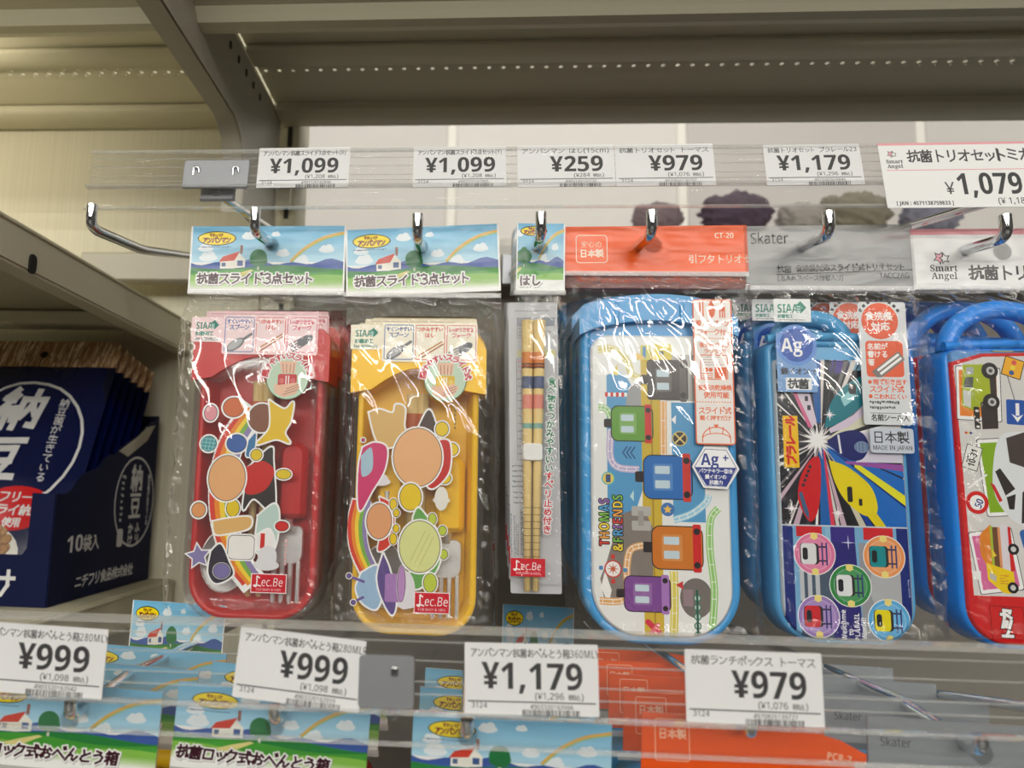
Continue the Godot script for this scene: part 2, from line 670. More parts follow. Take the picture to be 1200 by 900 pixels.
# strokes of each character in a square of 100, y down
var STROKES := {
	"ア": "12 18 86 18 66 46;50 34 48 62 24 90", "イ": "80 10 50 40 12 58;54 38 54 92", "オ": "10 32 90 32;62 8 62 90 48 84;60 34 40 60 10 80", "ォ": "10 32 90 32;62 8 62 90 48 84;60 34 40 60 10 80",
	"カ": "12 32 84 32 78 86 62 82;46 8 42 50 14 90", "キ": "18 34 80 26;10 60 90 52;42 8 60 92", "ク": "40 8 12 46;36 24 84 24 70 60 28 92", "ケ": "32 8 10 48;26 32 92 32;62 32 58 64 34 92",
	"シ": "20 14 36 24;12 40 28 50;18 88 56 70 88 26", "ス": "16 18 80 18 58 58 12 90;58 56 90 90", "セ": "8 44 90 30 72 56;38 10 38 82 86 82", "タ": "42 8 12 48;38 24 84 24 70 60 26 92;34 46 64 64",
	"チ": "78 12 20 22;8 46 92 46;52 18 52 60 26 92", "ッ": "18 40 26 58;42 36 50 54;82 36 76 62 38 90", "テ": "22 14 78 14;8 40 92 40;54 40 52 66 28 92", "ト": "38 8 38 92;38 40 82 60",
	"ニ": "20 26 80 26;10 78 90 78", "ハ": "32 24 28 56 8 82;64 20 76 48 92 82", "フ": "14 18 86 18 74 60 28 92", "ヘ": "8 60 36 26 92 76", "ホ": "10 32 90 32;50 8 50 92 38 86;26 50 10 78;74 50 90 78",
	"マ": "10 20 90 20 68 50 46 68;32 50 62 88", "ミ": "24 12 80 26;28 42 76 54;18 70 82 90", "ラ": "22 12 78 12;12 38 86 38 74 66 28 92", "リ": "26 12 26 56;74 10 74 54 64 76 34 92",
	"ル": "30 16 28 56 8 86;56 12 56 84 92 52", "レ": "24 10 24 86 84 46", "ロ": "16 22 84 22 84 84 16 84 16 22", "ン": "14 18 36 32;14 86 54 70 88 26", "ー": "8 48 92 48", "・": "46 46 54 46 54 54 46 54 46 46",
	"は": "18 12 14 50 18 90;40 36 92 36;70 12 70 74 60 86 44 82 44 70 60 64 90 84", "し": "32 10 30 70 42 88 64 84 88 64", "お": "8 32 66 32;38 8 38 78 26 86 14 74 30 58 66 50 86 62 82 80 62 88;74 18 92 34",
	"へ": "8 60 36 26 92 76", "ん": "52 8 8 90;22 62 44 48 54 56 56 82 68 88 92 60", "と": "34 10 44 46;82 28 28 54 20 74 36 88 84 86", "う": "32 10 66 18;16 42 60 32 80 50 70 76 40 94",
	"を": "14 24 80 24;46 8 22 56 46 46 56 56 56 74;86 44 40 64 34 82 50 92 84 90", "つ": "8 34 62 22 90 42 78 70 44 84", "か": "8 34 56 30 62 50 50 84 34 78;36 8 12 90;74 24 92 54",
	"み": "18 16 54 16 34 62 14 80 10 66 34 54 90 76;74 36 60 92", "や": "8 48 70 24 88 36 78 52 58 52;48 8 58 22;30 22 52 92", "す": "8 26 92 26;58 8 58 52 44 62 38 48 50 40 60 54 56 76 38 94",
	"い": "18 22 18 60 34 84 42 66;74 26 90 66", "く": "70 8 28 48 72 92", "さ": "12 32 86 28;44 8 70 58;24 60 26 82 50 92 74 88", "せ": "8 40 92 36;68 10 68 58 58 64;30 16 30 78 46 88 80 86",
	"る": "22 14 74 14 20 62 56 46 84 62 74 86 46 92 34 78 52 70 62 84", "の": "52 20 40 66 22 80 10 56 26 26 60 16 88 40 84 70 54 90", "こ": "22 20 76 20;16 66 24 82 84 80",
	"れ": "28 8 28 92;8 30 36 30 8 76;28 54 62 28 68 44 66 76 92 80", "わ": "28 8 28 92;8 30 36 30 8 76;28 58 62 32 86 46 84 70 58 88", "に": "18 12 14 50 18 90;42 26 84 26;38 66 48 82 90 80",
	"き": "16 24 80 18;14 44 84 38;42 8 68 60;24 64 26 84 52 92 74 86", "て": "10 22 90 18 56 40 46 62 56 82 80 90", "り": "26 12 24 50 32 44;70 10 72 50 62 74 38 94", "た": "8 28 58 28;36 8 10 88;52 46 84 44;48 72 56 84 88 82",
	"め": "24 22 40 78;68 10 54 56 26 82 12 66 26 40 62 30 88 50 80 78 54 90", "け": "18 12 14 50 18 90;38 32 92 32;70 8 70 58 48 92", "ふ": "42 8 56 22;48 34 56 60 46 82 34 78;20 50 10 76;72 50 90 74",
	"っ": "8 44 62 32 90 52 78 76 44 90", "そ": "24 12 76 12 30 44 90 40 52 62 54 84 76 92",
	"抗": "6 28 40 28;24 6 24 90 12 84;4 62 42 50;70 6 70 20;46 24 96 24;58 42 56 68 40 92;58 42 80 42 80 84 94 84 94 70",
	"菌": "6 18 94 18;32 6 32 28;68 6 68 28;14 34 86 34 86 92 14 92 14 34;66 42 30 48;24 58 76 58;50 46 50 86;48 58 28 78;52 58 74 78",
	"点": "50 6 50 36;50 20 84 20;22 36 78 36 78 62 22 62 22 36;14 76 8 92;36 76 38 90;58 76 62 90;80 74 92 92",
	"箱": "22 4 8 24;18 14 46 14;32 14 36 24;62 4 52 22;58 14 94 14;76 14 82 24;6 44 46 44;26 30 26 94;26 46 6 74;28 50 46 66;56 34 90 34 90 92 56 92 56 34;56 52 90 52;56 72 90 72",
	"税": "36 8 8 18;4 36 42 36;24 16 24 94;24 40 6 70;26 46 40 60;56 6 62 20;86 6 78 20;54 26 90 26 90 50 54 50 54 26;62 52 58 74 42 92;76 52 76 86 96 86 96 72",
	"込": "8 12 22 26;6 42 22 42 22 74 6 88;22 76 44 90 96 90;56 12 66 14 58 44 40 68;64 30 94 70",
	"式": "6 28 94 28;14 50 54 50;34 50 34 82;8 86 56 78;66 6 70 50 92 92 96 72;80 8 90 18",
	"納": "24 4 8 26 26 30;30 18 8 52 40 48;24 50 24 94;10 62 6 84;36 60 40 76;48 26 92 26 92 90 80 88;48 26 48 94;70 6 70 40 56 68;70 40 84 62",
	"豆": "10 10 90 10;22 28 78 28 78 56 22 56 22 28;28 66 36 82;72 66 64 82;6 90 94 90", "生": "26 10 12 42;20 28 88 28;50 6 50 90;18 58 82 58;6 90 94 90",
	"袋": "28 4 8 26;20 16 20 44;36 24 94 18;58 4 66 30 92 42;78 4 88 12;6 54 94 54;50 46 50 58;46 58 8 78;30 70 30 94 50 84;44 62 94 94;84 62 62 76",
	"入": "34 10 52 12 44 50 8 90;52 20 66 60 94 90",
	"食": "50 4 6 36;50 4 94 36;50 24 50 36;26 38 74 38 74 64 26 64 26 38;26 51 74 51;26 38 26 92 50 84;78 70 54 72;46 66 90 92",
	"品": "28 8 72 8 72 40 28 40 28 8;8 54 44 54 44 90 8 90 8 54;56 54 92 54 92 90 56 90 56 54",
	"株": "6 30 40 30;24 6 24 94;24 34 6 66;26 38 40 56;56 12 48 34;52 26 92 26;46 50 96 50;70 6 70 94;68 52 46 84;72 52 96 84",
	"会": "50 4 6 42;50 4 94 42;30 40 70 40;14 58 86 58;44 58 26 88 78 82;66 68 84 92",
	"社": "24 4 24 16;8 24 40 24 8 62;26 46 26 94;30 52 42 64;52 38 92 38;72 8 72 88;46 90 96 90",
	"使": "28 6 8 44;20 30 20 94;36 18 96 18;66 4 66 50 32 92;42 32 90 32 90 52 42 52 42 32;44 60 94 92",
	"用": "18 10 84 10 84 90 72 86;18 10 18 60 8 92;18 36 84 36;18 60 84 60;50 10 50 92",
	"洗": "12 10 24 20;6 36 18 46;8 90 26 60;46 10 38 30;40 24 88 24;66 6 66 46;34 48 96 48;56 48 52 76 34 92;76 48 76 88 96 88 96 74",
	"機": "4 30 34 30;20 6 20 94;20 34 4 64;22 38 34 52;46 6 38 22 50 24 38 40;76 6 68 22 80 24 70 40;34 52 96 52;60 6 66 60 92 92;46 56 42 80 32 92;44 66 56 78;86 60 64 86",
	"対": "26 6 26 22;6 26 50 26;42 28 30 66 6 92;12 40 48 80;52 34 96 34;82 8 82 90 68 86;60 50 68 66",
	"応": "50 4 50 16;14 18 94 18;16 18 14 60 4 92;34 44 26 76;46 36 48 84 76 84 78 68;58 36 66 50;82 46 94 70",
	"付": "30 6 6 46;20 32 20 94;36 34 96 34;76 8 76 90 60 86;48 50 58 66", "名": "42 4 14 42;38 18 78 18 56 50 8 78;30 30 48 44;36 58 84 58 84 92 36 92 36 58",
	"箸": "22 4 8 22;18 12 46 12;32 12 36 22;62 4 52 20;58 12 94 12;76 12 82 22;18 34 74 34;46 26 46 52;8 50 94 50;80 30 14 74;34 62 78 62 78 94 34 94 34 62;34 78 78 78",
	"日": "22 10 78 10 78 90 22 90 22 10;22 50 78 50", "本": "8 28 92 28;50 6 50 94;48 30 8 74;52 30 92 74;30 72 70 72",
	"製": "16 6 8 18;10 16 56 16;6 28 58 28;32 4 32 54;14 38 14 50;14 38 52 38 52 48;68 10 68 36;88 6 88 46;6 60 94 60;50 52 50 62;44 62 8 80;30 74 30 94 48 86;48 64 94 92;82 66 62 76",
	"銀": "26 4 4 32;26 4 46 26;12 34 40 34;8 50 44 50;26 34 26 86;12 60 16 76;40 60 34 76;4 90 46 84;56 10 90 10 90 46 56 46;56 28 90 28;56 10 56 88 70 80;90 54 72 62;66 50 96 92",
	"前": "28 4 36 16;72 4 64 16;6 20 94 20;14 34 46 34 46 92 36 88;14 34 14 94;14 52 46 52;14 68 46 68;64 34 64 76;86 30 86 90 74 86",
	"書": "22 12 80 12 80 36 22 36;6 24 94 24;50 4 50 56;18 46 82 46;6 57 94 57;26 66 76 66 76 94 26 94 26 66;26 80 76 80", "引": "12 12 50 12 50 34 14 34 10 58 52 58 46 90 28 86;82 6 82 94",
	"物": "14 12 8 32;8 26 44 26;26 6 26 94;4 60 46 50;58 6 46 38;54 24 94 24 86 88 74 84;70 26 44 68;82 26 52 86", "止": "54 8 54 88;54 44 88 44;22 36 22 88;6 90 94 90",
	"加": "6 30 46 30 42 86 30 82;26 6 24 50 6 92;58 20 92 20 92 86 58 86 58 20", "工": "14 16 86 16;50 16 50 84;6 86 94 86",
	"配": "4 10 48 10;20 10 20 30;32 10 32 30;8 30 46 30 46 92 8 92 8 30;8 72 46 72;56 14 90 14 90 46 58 46 58 86 94 86 94 70", "合": "50 4 6 42;50 4 94 42;32 42 68 42;26 56 74 56 74 92 26 92 26 56",
	"力": "10 32 86 32 78 88 60 82;46 6 42 52 10 92", "心": "16 44 8 74;32 28 34 84 68 84 72 66;46 14 60 30;78 36 92 62", "可": "6 14 94 14;80 14 80 90 64 86;16 34 54 34 54 66 16 66 16 34",
	"能": "28 4 12 30 46 26;10 42 44 42 44 92 34 88;10 42 10 94;10 58 44 58;10 74 44 74;62 6 62 40 92 40;88 14 62 24;62 52 62 90 94 90;88 62 62 72",
	"器": "10 6 42 6 42 26 10 26 10 6;58 6 90 6 90 26 58 26 58 6;6 44 94 44;50 32 46 50 8 68;54 48 94 68;10 70 42 70 42 94 10 94 10 70;58 70 90 70 90 94 58 94 58 70",
	"乾": "6 14 48 14;27 4 27 24;10 26 44 26 44 56 10 56 10 26;10 41 44 41;4 70 50 70;27 56 27 94;66 4 54 30;62 18 96 18;60 38 88 38 56 84 60 92 96 92 96 76",
	"燥": "22 6 22 50 4 92;8 26 10 44;38 24 30 42;24 56 38 80;54 6 80 6 80 22 54 22 54 6;42 32 64 32 64 50 42 50 42 32;72 32 94 32 94 50 72 50 72 32;40 64 96 64;68 54 68 94;66 66 42 88;70 66 96 88",
	"後": "30 4 8 28;34 26 6 56;22 44 22 94;56 6 42 24 58 28;76 10 42 48 88 46;58 52 40 74;52 60 84 60 40 94;50 70 92 94",
	"押": "6 28 40 28;24 6 24 90 12 84;4 62 42 50;50 14 92 14 92 62 50 62 50 14;50 38 92 38;71 14 71 94",
	"軽": "6 16 46 16;10 30 42 30 42 60 10 60 10 30;10 45 42 45;4 74 48 74;26 4 26 94;54 12 90 12 52 46;62 24 94 46;54 62 92 62;72 50 72 88;48 90 96 90",
	"開": "10 8 42 8 42 38 10 38;10 8 10 94;58 8 90 8 90 90 80 88;58 8 58 38 90 38;10 23 42 23;58 23 90 23;28 52 72 52;22 66 78 66;40 52 38 80 28 90;62 52 62 92",
	"3": "16 16 40 6 66 16 66 36 36 46 68 56 70 80 42 94 12 84",
	"指": "6 28 40 28;24 6 24 90 12 84;4 62 42 50;86 10 54 22;54 6 54 38 92 38 92 28;54 52 90 52 90 94 54 94 54 52;54 72 90 72", "出": "50 6 50 90;20 16 20 44 80 44 80 16;12 56 12 92 88 92 88 56",
	"安": "50 4 50 16;12 32 12 18 88 18 88 32;44 26 28 60 76 90;66 44 52 74 12 92;6 46 94 46",
}


# ------------------------------------------------------------------ the shop
func setting(called: String, mesh: Mesh, m: Material, where: Vector3, label := "") -> MeshInstance3D:
	var o := part(called, mesh, m, self, where)
	tag(o, label, "", "", "structure")
	return o


func room():
	var floor_mat := mat(Color(0.33, 0.32, 0.31), 0.35)
	setting("floor", block(Vector3(10.2, 0.1, 15.2), 0.001), floor_mat, Vector3(0, -0.05, 2.5), "pale grey shop floor")
	setting("ceiling", block(Vector3(10.2, 0.1, 15.2), 0.001), M.white_paint, Vector3(0, 3.05, 2.5), "white shop ceiling")
	setting("wall_back", block(Vector3(10.2, 3.0, 0.1), 0.001), M.white_paint, Vector3(0, 1.5, -5.05), "white far wall of the shop")
	setting("wall_front", block(Vector3(10.2, 3.0, 0.1), 0.001), mat(Color(0.42, 0.41, 0.40), 0.7), Vector3(0, 1.5, 10.05), "grey wall at the end of the aisle")
	setting("wall_left", block(Vector3(0.1, 3.0, 15.2), 0.001), mat(Color(0.42, 0.41, 0.40), 0.7), Vector3(-5.05, 1.5, 2.5), "grey side wall of the shop")
	setting("wall_right", block(Vector3(0.1, 3.0, 15.2), 0.001), mat(Color(0.42, 0.41, 0.40), 0.7), Vector3(5.05, 1.5, 2.5), "grey side wall of the shop")
	var strip := mat(Color(0.95, 0.94, 0.92), 0.5)
	for k in 7:
		var o := setting("trim_%d" % (k + 1), block(Vector3(0.035, 0.012, 15.0), 0.001), strip, Vector3(-2.9 + k * 0.95, 2.994, 2.5), "white strip between ceiling boards")
		tag(o, "", "", "", "structure")


# a shelf deck seen from below: a sheet with one row of round holes, a front lip and a rear flange
func deck(called: String, label: String, x0: float, x1: float, y: float, near: float, far: float, row: float):
	var o := thing(called, label, "shelf", Vector3((x0 + x1) / 2, EYE.y + y, -far))
	var w := x1 - x0
	var st := start()
	st.set_smooth_group(-1)
	var t := 0.0012
	var pitch := 0.0131
	var half := 0.008
	var zr := far - row
	for f in [[0.0, zr - half], [zr + half, far - near]]:
		for side in 2:
			var yy: float = 0.0 if side == 0 else t
			var a := Vector3(-w / 2, yy, f[0])
			var b := Vector3(w / 2, yy, f[0])
			var c := Vector3(w / 2, yy, f[1])
			var d := Vector3(-w / 2, yy, f[1])
			if side == 0:
				quad(st, a, b, c, d)
			else:
				quad(st, d, c, b, a)
	var n := int(w / pitch)
	for k in n:
		var cx := -w / 2 + w * (k + 0.5) / n
		var hw := w / n / 2
		for i in 8:
			var a := TAU * (i + 0.5) / 8
			var b := TAU * (i + 1.5) / 8
			var ia := Vector2(cos(a), sin(a)) * 0.0021
			var ib := Vector2(cos(b), sin(b)) * 0.0021
			var oa := Vector2(signf(cos(a)) * minf(hw, absf(cos(a)) * 2 * hw), signf(sin(a)) * minf(half, absf(sin(a)) * 2 * half))
			var ob := Vector2(signf(cos(b)) * minf(hw, absf(cos(b)) * 2 * hw), signf(sin(b)) * minf(half, absf(sin(b)) * 2 * half))
			oa = Vector2(signf(oa.x) * hw, signf(oa.y) * half) if i % 2 == 0 else oa
			for side in 2:
				var yy: float = 0.0 if side == 0 else t
				var p := [ia, ib, ob, oa]
				var v := []
				for q in p:
					v.append(Vector3(cx + q.x, yy, zr + q.y))
				quad(st, v[0], v[1], v[2], v[3])
			quad(st, Vector3(cx + ia.x, 0, zr + ia.y), Vector3(cx + ib.x, 0, zr + ib.y), Vector3(cx + ib.x, t, zr + ib.y), Vector3(cx + ia.x, t, zr + ia.y))
	part("deck_sheet", done(st), M.cream, o)
	var l := far - near
	var lip := PackedVector2Array([Vector2(l, 0.002), Vector2(l, -0.046), Vector2(l + 0.003, -0.0515), Vector2(l + 0.010, -0.053), Vector2(l + 0.017, -0.0515), Vector2(l + 0.0205, -0.047), Vector2(l + 0.024, -0.043), Vector2(l + 0.110, -0.018), Vector2(l + 0.112, -0.010), Vector2(l + 0.10, 0.004)])
	part("front_lip", bar(lip, -w / 2, w / 2), M.cream, o)
	part("rear_flange", block(Vector3(w, 0.010, 0.036), 0.002), M.cream, o, Vector3(0, -0.0052, 0.0185))
	part("stiffener", block(Vector3(w, 0.006, 0.03), 0.002), M.cream, o, Vector3(0, -0.0032, zr + 0.030))


func shelving():
	var e := EYE.y
	deck("shelf_deck", "cream steel shelf over the hanging packs, row of round holes in its underside", -0.2064, 1.05, 0.387, 0.5127, BACK, 0.647)
	deck("shelf_deck", "cream steel shelf above the vertical-grained back panel, left of the slanted bracket", -1.2, -0.2088, 0.387, 0.5127, BACK, 0.647)
	# bracket that carries the upper shelf: a plate with a lower flange and a drop at its rear
	var br := thing("shelf_bracket", "grey cream steel bracket plate under the end of the upper shelf", "bracket", Vector3(-0.2075, e + 0.313, -BACK))
	var o2 := PackedVector2Array([Vector2(0.40, 0.0), Vector2(0.40, 0.062), Vector2(0.01, 0.070), Vector2(0.01, -0.075), Vector2(0.115, -0.075), Vector2(0.118, -0.03), Vector2(0.13, -0.010), Vector2(0.15, 0.0)])
	part("bracket_plate", prism(o2, -0.001, 0.001), M.grey_paint, br, Vector3.ZERO, Vector3(0, -90, 0))
	var lower := [Vector2(0.117, -0.075), Vector2(0.118, -0.03), Vector2(0.13, -0.010), Vector2(0.15, 0.0), Vector2(0.40, 0.0)]
	var st := start()
	st.set_smooth_group(0)
	for i in lower.size() - 1:
		var a: Vector2 = lower[i]
		var b: Vector2 = lower[i + 1]
		quad(st, Vector3(-0.018, a.y, a.x), Vector3(0, a.y, a.x), Vector3(0, b.y, b.x), Vector3(-0.018, b.y, b.x))
		quad(st, Vector3(0, a.y + 0.0015, a.x), Vector3(-0.018, a.y + 0.0015, a.x), Vector3(-0.018, b.y + 0.0015, b.x), Vector3(0, b.y + 0.0015, b.x))
	part("flange", done(st), M.grey_paint, br)
	# the holes along the upper rim, read as dark notches
	for k in 6:
		part("notch", plate(0.004, 0.007, 0.0012, 0.0018, 0.0002), mat(Color(0.12, 0.12, 0.11), 0.7), br, Vector3(0.0012, 0.052 - k * 0.0005, 0.085 + k * 0.022), Vector3(0, 90, 0))
	# claw that hooks into the upright
	var cl := PackedVector2Array([Vector2(0, 0), Vector2(0.013, 0), Vector2(0.013, 0.045), Vector2(0.004, 0.062), Vector2(-0.012, 0.062), Vector2(-0.012, 0.055), Vector2(0, 0.05)])
	part("claw", prism(cl, -0.002, 0.002), M.cream, br, Vector3(0.004, -0.03, 0.014), Vector3(0, 0, 0))
	# light bar behind the front lip of the left shelf, further along the bay; it washes the grained back panel
	var led := thing("shelf_light", "slim white light bar under the front lip of the shelf over the grained panel", "shelf light", Vector3(-0.74, e + 0.352, -0.535))
	led.rotation_degrees = Vector3(0, 0, 0)
	part("housing", block(Vector3(0.66, 0.012, 0.018), 0.002), M.white_paint, led, Vector3(0, 0.006, 0.004))
	var glow := mat(Color(1, 1, 1), 0.6)
	glow.emission_enabled = true
	glow.emission = Color(1.0, 0.96, 0.88)
	glow.emission_energy_multiplier = 2.0
	part("diffuser", block(Vector3(0.64, 0.010, 0.006), 0.002), glow, led, Vector3(0, -0.003, -0.004))
	var ll := AreaLight3D.new()
	ll.name = "lamp"
	ll.area_size = Vector2(0.64, 0.010)
	ll.light_color = Color(1.0, 0.96, 0.88)
	ll.light_energy = 0.07
	ll.area_normalize_energy = true
	ll.shadow_enabled = true
	ll.set("area_range", 6.0)
	led.add_child(ll)
	ll.position = Vector3(0, -0.004, -0.010)
	ll.rotation_degrees = Vector3(-15, 0, 0)
	# upright post with a slotted face
	var post := thing("upright_post", "cream steel upright between the solid back panel and the open bay", "post", Vector3(-0.2045, 0, -BACK - 0.022))
	part("post_body", block(Vector3(0.036, 1.98, 0.04), 0.003), M.cream, post, Vector3(0, 0.99, 0))
	for k in 26:
		part("slot", block(Vector3(0.005, 0.028, 0.002), 0.0004), mat(Color(0.16, 0.16, 0.14), 0.8), post, Vector3(0.006, 0.96 + k * 0.040, 0.0202))
	# back panel of the left bay: cream board with a faint vertical grain
	var grain := mat(Color(0.86, 0.84, 0.75), 0.5)
	grain.albedo_texture = grain_tex()
	grain.uv1_triplanar = true
	grain.uv1_scale = Vector3(7, 0.5, 7)
	var bp := part("back_panel", block(Vector3(1.0, 1.95, 0.012), 0.001), grain, self, Vector3(-0.7235, 0.975, -BACK - 0.012))
	tag(bp, "cream back panel with faint vertical grain behind the seasoning box", "panel")
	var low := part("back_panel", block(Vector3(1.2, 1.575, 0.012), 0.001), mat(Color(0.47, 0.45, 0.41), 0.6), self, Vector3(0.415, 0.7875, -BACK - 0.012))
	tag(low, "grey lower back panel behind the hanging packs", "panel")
	var hb := thing("hook_bar", "grey steel bar across the bay that carries the hooks", "bar", Vector3(0.25, e + 0.213, -0.715))
	part("bar_tube", block(Vector3(1.3, 0.03, 0.016), 0.002), M.grey_paint, hb)
	for s in [-0.452, 0.6]:
		part("bar_end", block(Vector3(0.012, 0.05, 0.03), 0.002), M.grey_paint, hb, Vector3(s, 0, -0.014))
	# shelves of the left bay
	for s in [[0.1320, 0.0305, "cream steel shelf above the blue seasoning box, its side plate facing the hanging packs", 0.36], [-0.1280, 0.0305, "cream steel shelf on which the blue seasoning box stands", 0.40]]:
		var sh := thing("side_shelf", s[2], "shelf", Vector3(-0.7525, e + s[0], -BACK))
		var dep: float = BACK - s[3] - 0.006
		part("deck_board", block(Vector3(0.916, 0.004, dep), 0.001), M.cream, sh, Vector3(0, s[1] - 0.002, dep / 2))
		var side := PackedVector2Array([Vector2(0, 0), Vector2(dep, 0.004), Vector2(dep, s[1] - 0.001), Vector2(0, s[1] - 0.001)])
		part("side_plate", prism(side, -0.0012, 0.0012), M.cream, sh, Vector3(0.459, 0, 0), Vector3(0, -90, 0))
		part("side_lip", bar(PackedVector2Array([Vector2(0, -0.002), Vector2(dep, 0.002), Vector2(dep, 0.005), Vector2(0, 0.001)]), 0.444, 0.459), M.cream, sh)
		part("side_bead", block(Vector3(0.003, 0.0025, dep), 0.001), M.cream, sh, Vector3(0.4605, s[1] - 0.0022, dep / 2))
		part("front_lip", block(Vector3(0.916, s[1], 0.012), 0.003), M.cream, sh, Vector3(0, s[1] / 2, dep + 0.006))
		part("under_rib", block(Vector3(0.90, 0.014, 0.03), 0.002), M.cream, sh, Vector3(0, s[1] - 0.012, 0.06))
		if s[0] > 0:
			part("notch", plate(0.008, 0.013, 0.002, 0.0035, 0.0003), mat(Color(0.10, 0.10, 0.09), 0.8), sh, Vector3(0.4604, 0.0075, BACK - 0.4592), Vector3(0, 90, 0))


func grain_tex() -> ImageTexture:
	var im := Image.create(512, 128, false, Image.FORMAT_RGBA8)
	var n := FastNoiseLite.new()
	n.seed = 3
	n.frequency = 0.09
	n.fractal_octaves = 4
	for x in 512:
		for y in 128:
			var v := 0.955 + 0.05 * n.get_noise_2d(x * 1.6, y * 0.12)
			im.set_pixel(x, y, Color(v, v, v * 0.99))
	return ImageTexture.create_from_image(im)


# ------------------------------------------------------------------ clear price rails
func rail(label: String, a: Vector3, b: Vector3, height: float, channel: float, tilt: float) -> Node3D:
	var o := thing("price_rail", label, "price rail", (a + b) / 2)
	var x := (b - a).normalized()
	var z := x.cross(Vector3.UP).normalized() * -1.0
	z = Vector3(-x.y * 0, 0, 1)
	z = (z - x * z.dot(x)).normalized()
	o.basis = Basis(x, z.cross(x), z) * Basis(Vector3.RIGHT, deg_to_rad(-tilt))
	var w := (b - a).length()
	var top := height / 2
	var mid := top - channel
	part("back_sheet", PlaneSheet(w, height), M.rail, o, Vector3(0, 0, -0.0030))
	part("front_sheet", PlaneSheet(w, channel - 0.002), M.rail, o, Vector3(0, mid + channel / 2 - 0.001, 0.0))
	# thicker edges and ribs of the extrusion
	part("top_edge", bar(PackedVector2Array([Vector2(-0.0034, top), Vector2(-0.0034, top - 0.0014), Vector2(0.0006, top - 0.0026), Vector2(0.0006, top - 0.0010)]), -w / 2, w / 2), M.rail_edge, o)
	part("channel_edge", bar(PackedVector2Array([Vector2(-0.0030, mid + 0.0006), Vector2(-0.0030, mid - 0.0006), Vector2(0.0008, mid - 0.0006), Vector2(0.0014, mid + 0.0004), Vector2(0.0006, mid + 0.0008)]), -w / 2, w / 2), M.rail_edge, o)
	part("bottom_edge", bar(PackedVector2Array([Vector2(-0.0034, -top + 0.0012), Vector2(-0.0034, -top), Vector2(-0.0012, -top), Vector2(-0.0012, -top + 0.0012)]), -w / 2, w / 2), M.rail_edge, o)
	for k in 4:
		var y: float = mid + channel * [0.20, 0.34, 0.58, 0.80][k]
		part("rib", bar(PackedVector2Array([Vector2(-0.0030, y + 0.0004), Vector2(-0.0030, y - 0.0004), Vector2(-0.0023, y)]), -w / 2, w / 2), M.rail_edge, o)
	return o


func PlaneSheet(w: float, h: float) -> ArrayMesh:
	var st := start()
	quad(st, Vector3(-w / 2, -h / 2, 0), Vector3(w / 2, -h / 2, 0), Vector3(w / 2, h / 2, 0), Vector3(-w / 2, h / 2, 0))
	return done(st)


func rails():
	var up := rail("clear plastic price rail over the hanging cutlery packs", at(102, 209, 0.42), at(1290, 201, 0.42), 0.0400, 0.0256, 8.0)
	# clip plate with two tabs, and arms back to the hook bar
	var k := 0.42 / FOCAL
	var pl := up.to_local(at(252, 202, 0.42))
	var cp := part("clip_plate", plate(85 * k, 40 * k, 0.0012, 0.0015, 0.0004), M.plate_metal, up, Vector3(pl.x, pl.y, -0.0015))
	for s in [-26.0, 25.0]:
		part("tab", tube([Vector3(s * k - 0.0015, -0.001, 0.0004), Vector3(s * k - 0.0012, 0.004, 0.0014), Vector3(s * k + 0.0018, 0.004, 0.0014), Vector3(s * k + 0.0018, 0.0005, 0.0004)], 0.0008, 8, 0.002), M.chrome, cp)
	for p in [252.0, 1195.0]:
		var s := up.to_local(at(p, 224, 0.424))
		var f := up.to_local(Vector3(up.to_global(s).x, EYE.y + 0.222, -0.706))
		part("arm", tube([s + Vector3(0, 0, -0.003), f], 0.0028), M.chrome, up)
		part("arm_foot", block(Vector3(0.022, 0.010, 0.003), 0.001), M.plate_metal, up, s + Vector3(0, 0.001, -0.005))
	var lo := rail("clear plastic price rail in front of the lower row of packs", at(-60, 783, 0.29), at(1300, 836.4, 0.29), 0.0440, 0.0318, 0.0)
	k = 0.29 / FOCAL
	pl = lo.to_local(at(452, 800, 0.29))
	cp = part("clip_plate", plate(64 * k, 58 * k, 0.0010, 0.0016, 0.0003), M.plate_metal, lo, Vector3(pl.x, pl.y, -0.0016))
	part("tab", slab(0.0038, 0.0048, [0.0019, 0.0019, 0.0016, 0.0016], [[0, 0], [0.0003, 0.0008], [0.0012, 0.0012]], 5), M.chrome, cp, Vector3(0.0031, 0.004, 0.0004))
	for p in [458.0, 1275.0]:
		var s := lo.to_local(at(p, 828, 0.294))
		var f := lo.to_local(Vector3(lo.to_global(s).x, EYE.y - 0.155, -0.735))
		part("arm", tube([s + Vector3(0, -0.004, -0.004), f], 0.0022), M.chrome, lo)


# ------------------------------------------------------------------ chrome hooks
func hook(label: String, px: float, py: float, d: float, far: float, group: String) -> Node3D:
	var p := at(px, py + 27, d)
	var o := thing("display_hook", label, "hook", p, group)
	var rise := 0.26
	var top: Vector3 = at(px, py, d) - p
	part("rod", tube([Vector3(0, top.y, 0), Vector3.ZERO, Vector3(0, 0.0085, -0.066), Vector3(0, 0.0085 + rise * (far - d - 0.066), d - far)], 0.0031, 12, 0.010), M.chrome, o)
	part("end_cap", slab(0.0058, 0.0058, [0.0028, 0.0028, 0.0028, 0.0028], [[0.0, -0.0006], [0.0, 0.0], [0.0012, 0.0006]], 5), M.dark_metal, o, Vector3(0, top.y, 0), Vector3(-90, 0, 0))
	part("foot", block(Vector3(0.020, 0.03, 0.004), 0.001), M.plate_metal, o, Vector3(0, 0.0085 + rise * (far - d - 0.066), d - far + 0.002))
	return o


